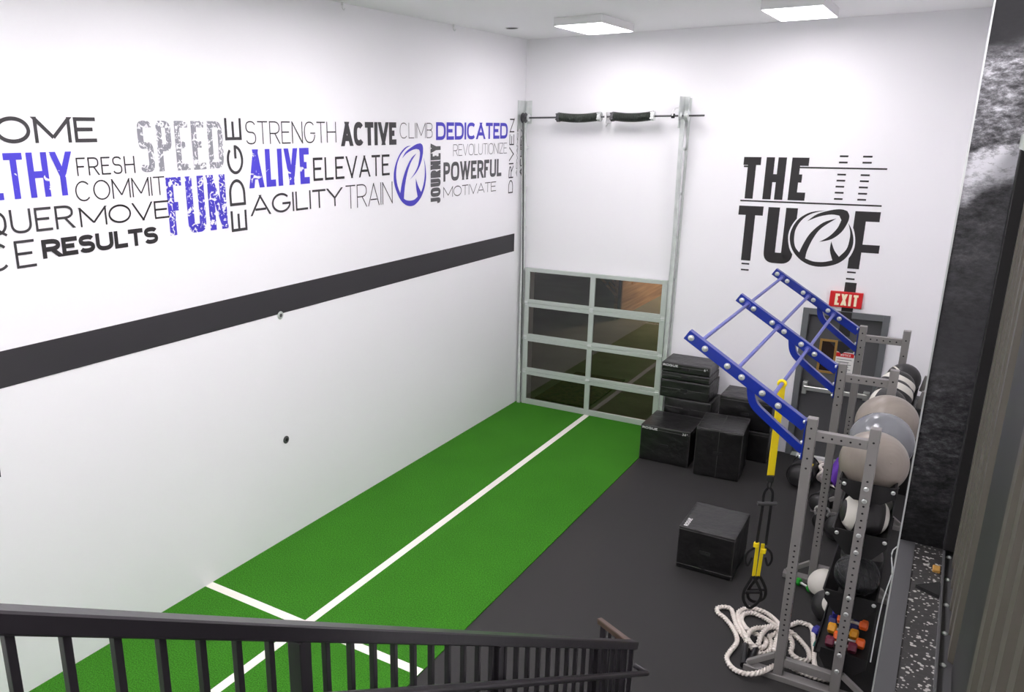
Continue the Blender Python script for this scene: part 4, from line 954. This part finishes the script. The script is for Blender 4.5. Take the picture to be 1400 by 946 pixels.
# ================================================================== BAGS, ROLLER, CABLE
def duffel(c, ax, L, r, lab, patch):
    t = thing('sandbag', lab, 'sandbag', (c[0], c[1], c[2] - r)); c = Vector(c); ax = Vector(ax).normalized(); prof = []
    for i in range(41):
        u = -1 + 2 * i / 40; e = abs(u) ** 8; prof.append((max(.004, r * math.sqrt(max(0, 1 - e)) * (1 - .03 * math.cos(u * 9))), u * L / 2))
    obj('body', MB().lathe(prof, c, ax, 36), BLKLEA, t, True)
    for u in (-.3, .3): obj('strap', MB().tube(seam_circle(c, r * 1.012, ax, 0.0, n=36) if 0 else [p + ax * u * L for p in seam_circle(c, r * 1.03, ax)], .012, 6, True, tuple(ax)), WEB, t, True)
    up = Vector((0, 0, 1)); side = ax.cross(up).normalized()
    obj('handle', MB().tube(smooth_path([c + ax * (-.3 * L) + up * r, c + ax * (-.12 * L) + up * (r + .05), c + ax * (.12 * L) + up * (r + .05), c + ax * (.3 * L) + up * r], 5), .013, 8), WEB, t, True)
    if patch:
        q = MB(); n0 = 8
        def rot(a_, l_): return c + ax * l_ + (side * math.cos(a_) + up * math.sin(a_)) * (r * 1.045)
        for i in range(n0):
            a0, a1 = .75 + .5 * i / n0, .75 + .5 * (i + 1) / n0; q.poly([rot(a0, -.12), rot(a1, -.12), rot(a1, .02), rot(a0, .02)])
        obj('yellow_patch', q, YEL, t)
c = hit(1094, 650, 2, .17)
duffel((c.x, c.y + .22, .16), (.05, 1, 0), .66, .155, 'black sandbag with a yellow patch behind the near front upright', True)
c = hit(1128, 688, 2, .12)
duffel((c.x - .02, c.y + .1, .125), (.3, 1, 0), .5, .12, 'plain black sandbag beyond the rope pile, left of the middle upright', False)
c = hit(1143, 645, 2, .18); q = MB(); ax = Vector((.25, .75, .55)).normalized()
q.lathe([(.05, -.2), (.078, -.2), (.08, -.19), (.08, .19), (.078, .2), (.05, .2)], c, ax, 28)
t = thing('foam_roller', 'purple foam roller leaning among the ropes by the exit door', 'foam roller', (c.x, c.y, 0)); obj('roller', q, mat('purple_foam', (92, 40, 160), .6, bump=(40, .4)), t, True); obj('core', MB().cyl(c - ax * .202, c - ax * .195, .052, 20), HOLE, t)
path = [hit(*p, 0, 6.02) for p in ((1190, 905),)]
q = MB().tube(smooth_path([Vector((6.126, -5.75, 1.66)), hit(1221, 752, 1, -5.75), hit(1219.5, 782, 1, -5.75), hit(1212, 806, 1, -5.75), hit(1206, 825, 1, -5.75), hit(1198, 862, 1, -5.75), hit(1190, 905, 1, -5.75)], 5), .0045, 8)
tag(obj('power_cable', q, GALV), 'thin grey cable hanging beside the right wall ledge', 'cable')

# ================================================================== STAIRS AND RAILING
A, B = Vector((4.384, -11.442, 3.553)), Vector((4.516, -7.1, .945)); sd = (B - A) / (B.y - A.y)
def rail_at(y): return A + sd * (y - A.y)
q = MB(); NS = 17; run = (12.05 - 7.2) / NS; ris = 3.0 / NS
for i in range(1, NS): z = 3.0 - ris * i; y = -12.05 + run * (i - 1); q.box((4.60, y - .02, z - .04), (6.02, y + run + .02, z))
struct('stair_treads', q, GREYM)
q = MB()
for x in (4.52, 5.97): q.prism([(x, -12.05, 2.72), (x, -12.05, 2.98), (x, -7.2, .16), (x, -7.05, 0), (x, -7.5, 0)], (.05, 0, 0))
struct('stair_stringers', q, BLKMET)
guard = thing('stair_railing', 'dark brown metal stair railing with slim balusters in the foreground', 'railing', (4.5, -7.1, 0))
TOP = rail_at(-12.1)
obj('top_rail', MB().bar(TOP, B + Vector((0, .02, 0)), .065, .056, (0, 0, 1), .006), RAIL, guard)
obj('bottom_rail', MB().bar(rail_at(-12.05) - Vector((0, 0, .88)), rail_at(-7.1) - Vector((0, 0, .80)), .04, .03, (0, 0, 1)), RAIL, guard)
R1 = Vector((4.165, -6.87, .905)); R0 = B + Vector((0, 0, 0))
obj('end_rail', MB().bar(R0 + (R0 - R1).normalized() * .02, R1, .045, .05, (0, 0, 1), .006), RAILW, guard)['label'] = 'short worn brown rail closing the foot of the railing'
for y in (-11.9, -10.515, -9.16, -7.84):
    p = rail_at(y); z0 = max(0, p.z - 1.02); obj('post', MB().box((p.x - .028, p.y - .028, z0), (p.x + .028, p.y + .028, p.z - .02), .003), RAIL, guard)
y = -11.823
while y < -7.12:
    if all(abs(y - yp) > .045 for yp in (-11.9, -10.515, -9.16, -7.84)):
        p = rail_at(y); obj('baluster', MB().box((p.x - .0115, p.y - .0115, max(.01, p.z - .87)), (p.x + .0115, p.y + .0115, p.z - .02), .002), RAIL, guard)
    y += .1305
d = R1 - R0
for i in range(5):
    p = R0 + d * (.06 + .2 * i); w_ = .011 if i < 4 else .02; obj('baluster' if i < 4 else 'post', MB().box((p.x - w_, p.y - w_, 0 if i in (0, 4) else .08), (p.x + w_, p.y + w_, p.z - .015), .002), RAIL, guard)
obj('end_bottom_rail', MB().bar(R0 + Vector((0, 0, -.80)), R1 + Vector((0, 0, -.80)), .035, .03), RAIL, guard)
H1 = Vector((4.60, -6.99, .675)); H0 = H1 + Vector((-.1 / 2.93 * 1.0, -1, .592)) * 4.9
q = MB().tube([H0, H1, H1 + Vector((-.105, .03, .01))], .021, 14)
for u in (.12, .42, .72): p = H0.lerp(H1, u); rr = rail_at(p.y); q.cyl(p + Vector((0, 0, -.02)), Vector((rr.x, p.y, p.z - .04)), .008, 8)
obj('handrail', q, RAIL, guard, True)

# ================================================================== RIBBED SCREEN ON THE UPPER FLOOR
WX = 6.236; ZT = 4.53
scr = thing('ribbed_screen', 'tall dark ribbed metal screen at the right edge of the photo', 'screen wall', (WX, -9.4, MZ))
obj('end_post', MB().box((WX - .046, -8.80, MZ + .032), (WX + .05, -8.726, ZT), .004), SCRBLK, scr)
def ribbed(y0, y1, n):
    q = MB(); q.box((WX + .012, y0, MZ + .02), (WX + .05, y1, ZT - .01))
    for i in range(n):
        ya = y0 + (y1 - y0) * (i + .18) / n; yb = y0 + (y1 - y0) * (i + .82) / n
        q.prism([(WX + .014, ya, MZ + .02), (WX - .012, ya + (yb - ya) * .22, MZ + .02), (WX - .012, ya + (yb - ya) * .78, MZ + .02), (WX + .014, yb, MZ + .02)], (0, 0, ZT - .03 - MZ))
    obj('ribbed_panel', q, SIDING, scr)
ribbed(-9.62, -8.805, 5); ribbed(-12.6, -10.20, 13)
obj('dark_divider', MB().box((WX + .0, -10.20, MZ + .02), (WX + .05, -9.62, ZT - .01), .003), SCRBLK, scr)
obj('top_cap', MB().box((WX - .05, -12.6, ZT), (WX + .09, -8.72, ZT + .05), .006), ALU, scr)
q = MB(); q.box((6.194, -12.6, MZ), (6.2, -8.73, MZ + .03)); q.box((6.2, -12.6, MZ), (WX + .01, -8.73, MZ + .006)); ang_ = obj('base_angle', q, GREYM, scr)
for i in range(7):
    obj('screw', MB().lathe([(.009, 0), (.009, .004), (.004, .008)], (6.214, -8.80 - .195 * i, MZ + .006), (0, 0, 1), 12), ALU, ang_, True)
tag(obj('notch_patch', MB().prism([(6.118, -9.10, MZ), (6.192, -9.03, MZ), (6.192, -9.14, MZ)], (0, 0, .012)), HOLE), 'small black wedge-shaped gap in the flecked rubber ledge', 'wedge')  # dark flat piece standing in for a gap in the rubber
tag(obj('ochre_block', MB().box((6.165, -8.945, MZ), (6.19, -8.90, MZ + .012), .003), WOODTRIM), 'small ochre block on the flecked rubber ledge', 'block')

# things of one kind share a group
GROUPS = {'wall lettering': GRP, 'jump box': 'black padded jump boxes', 'dumbbell': 'coloured dumbbells at the foot of the rack', 'medicine ball': 'medicine balls on and under the rack',
          'wall ball': 'wall balls on the far top tray', 'exercise ball': 'large exercise balls on the top tray', 'rope': 'white battle ropes', 'sandbag': 'black sandbags behind the rack',
          'wall fitting': 'round sockets on the left wall', 'hook': 'hooks on the ceiling edge', 'door track': 'vertical tracks of the glass door', 'ceiling light': 'surface mounted ceiling panels'}
for o in scene.objects:
    if o.parent is None and o.get('category') in GROUPS and o.name != 'turf_wall_sign': o['group'] = GROUPS[o['category']]
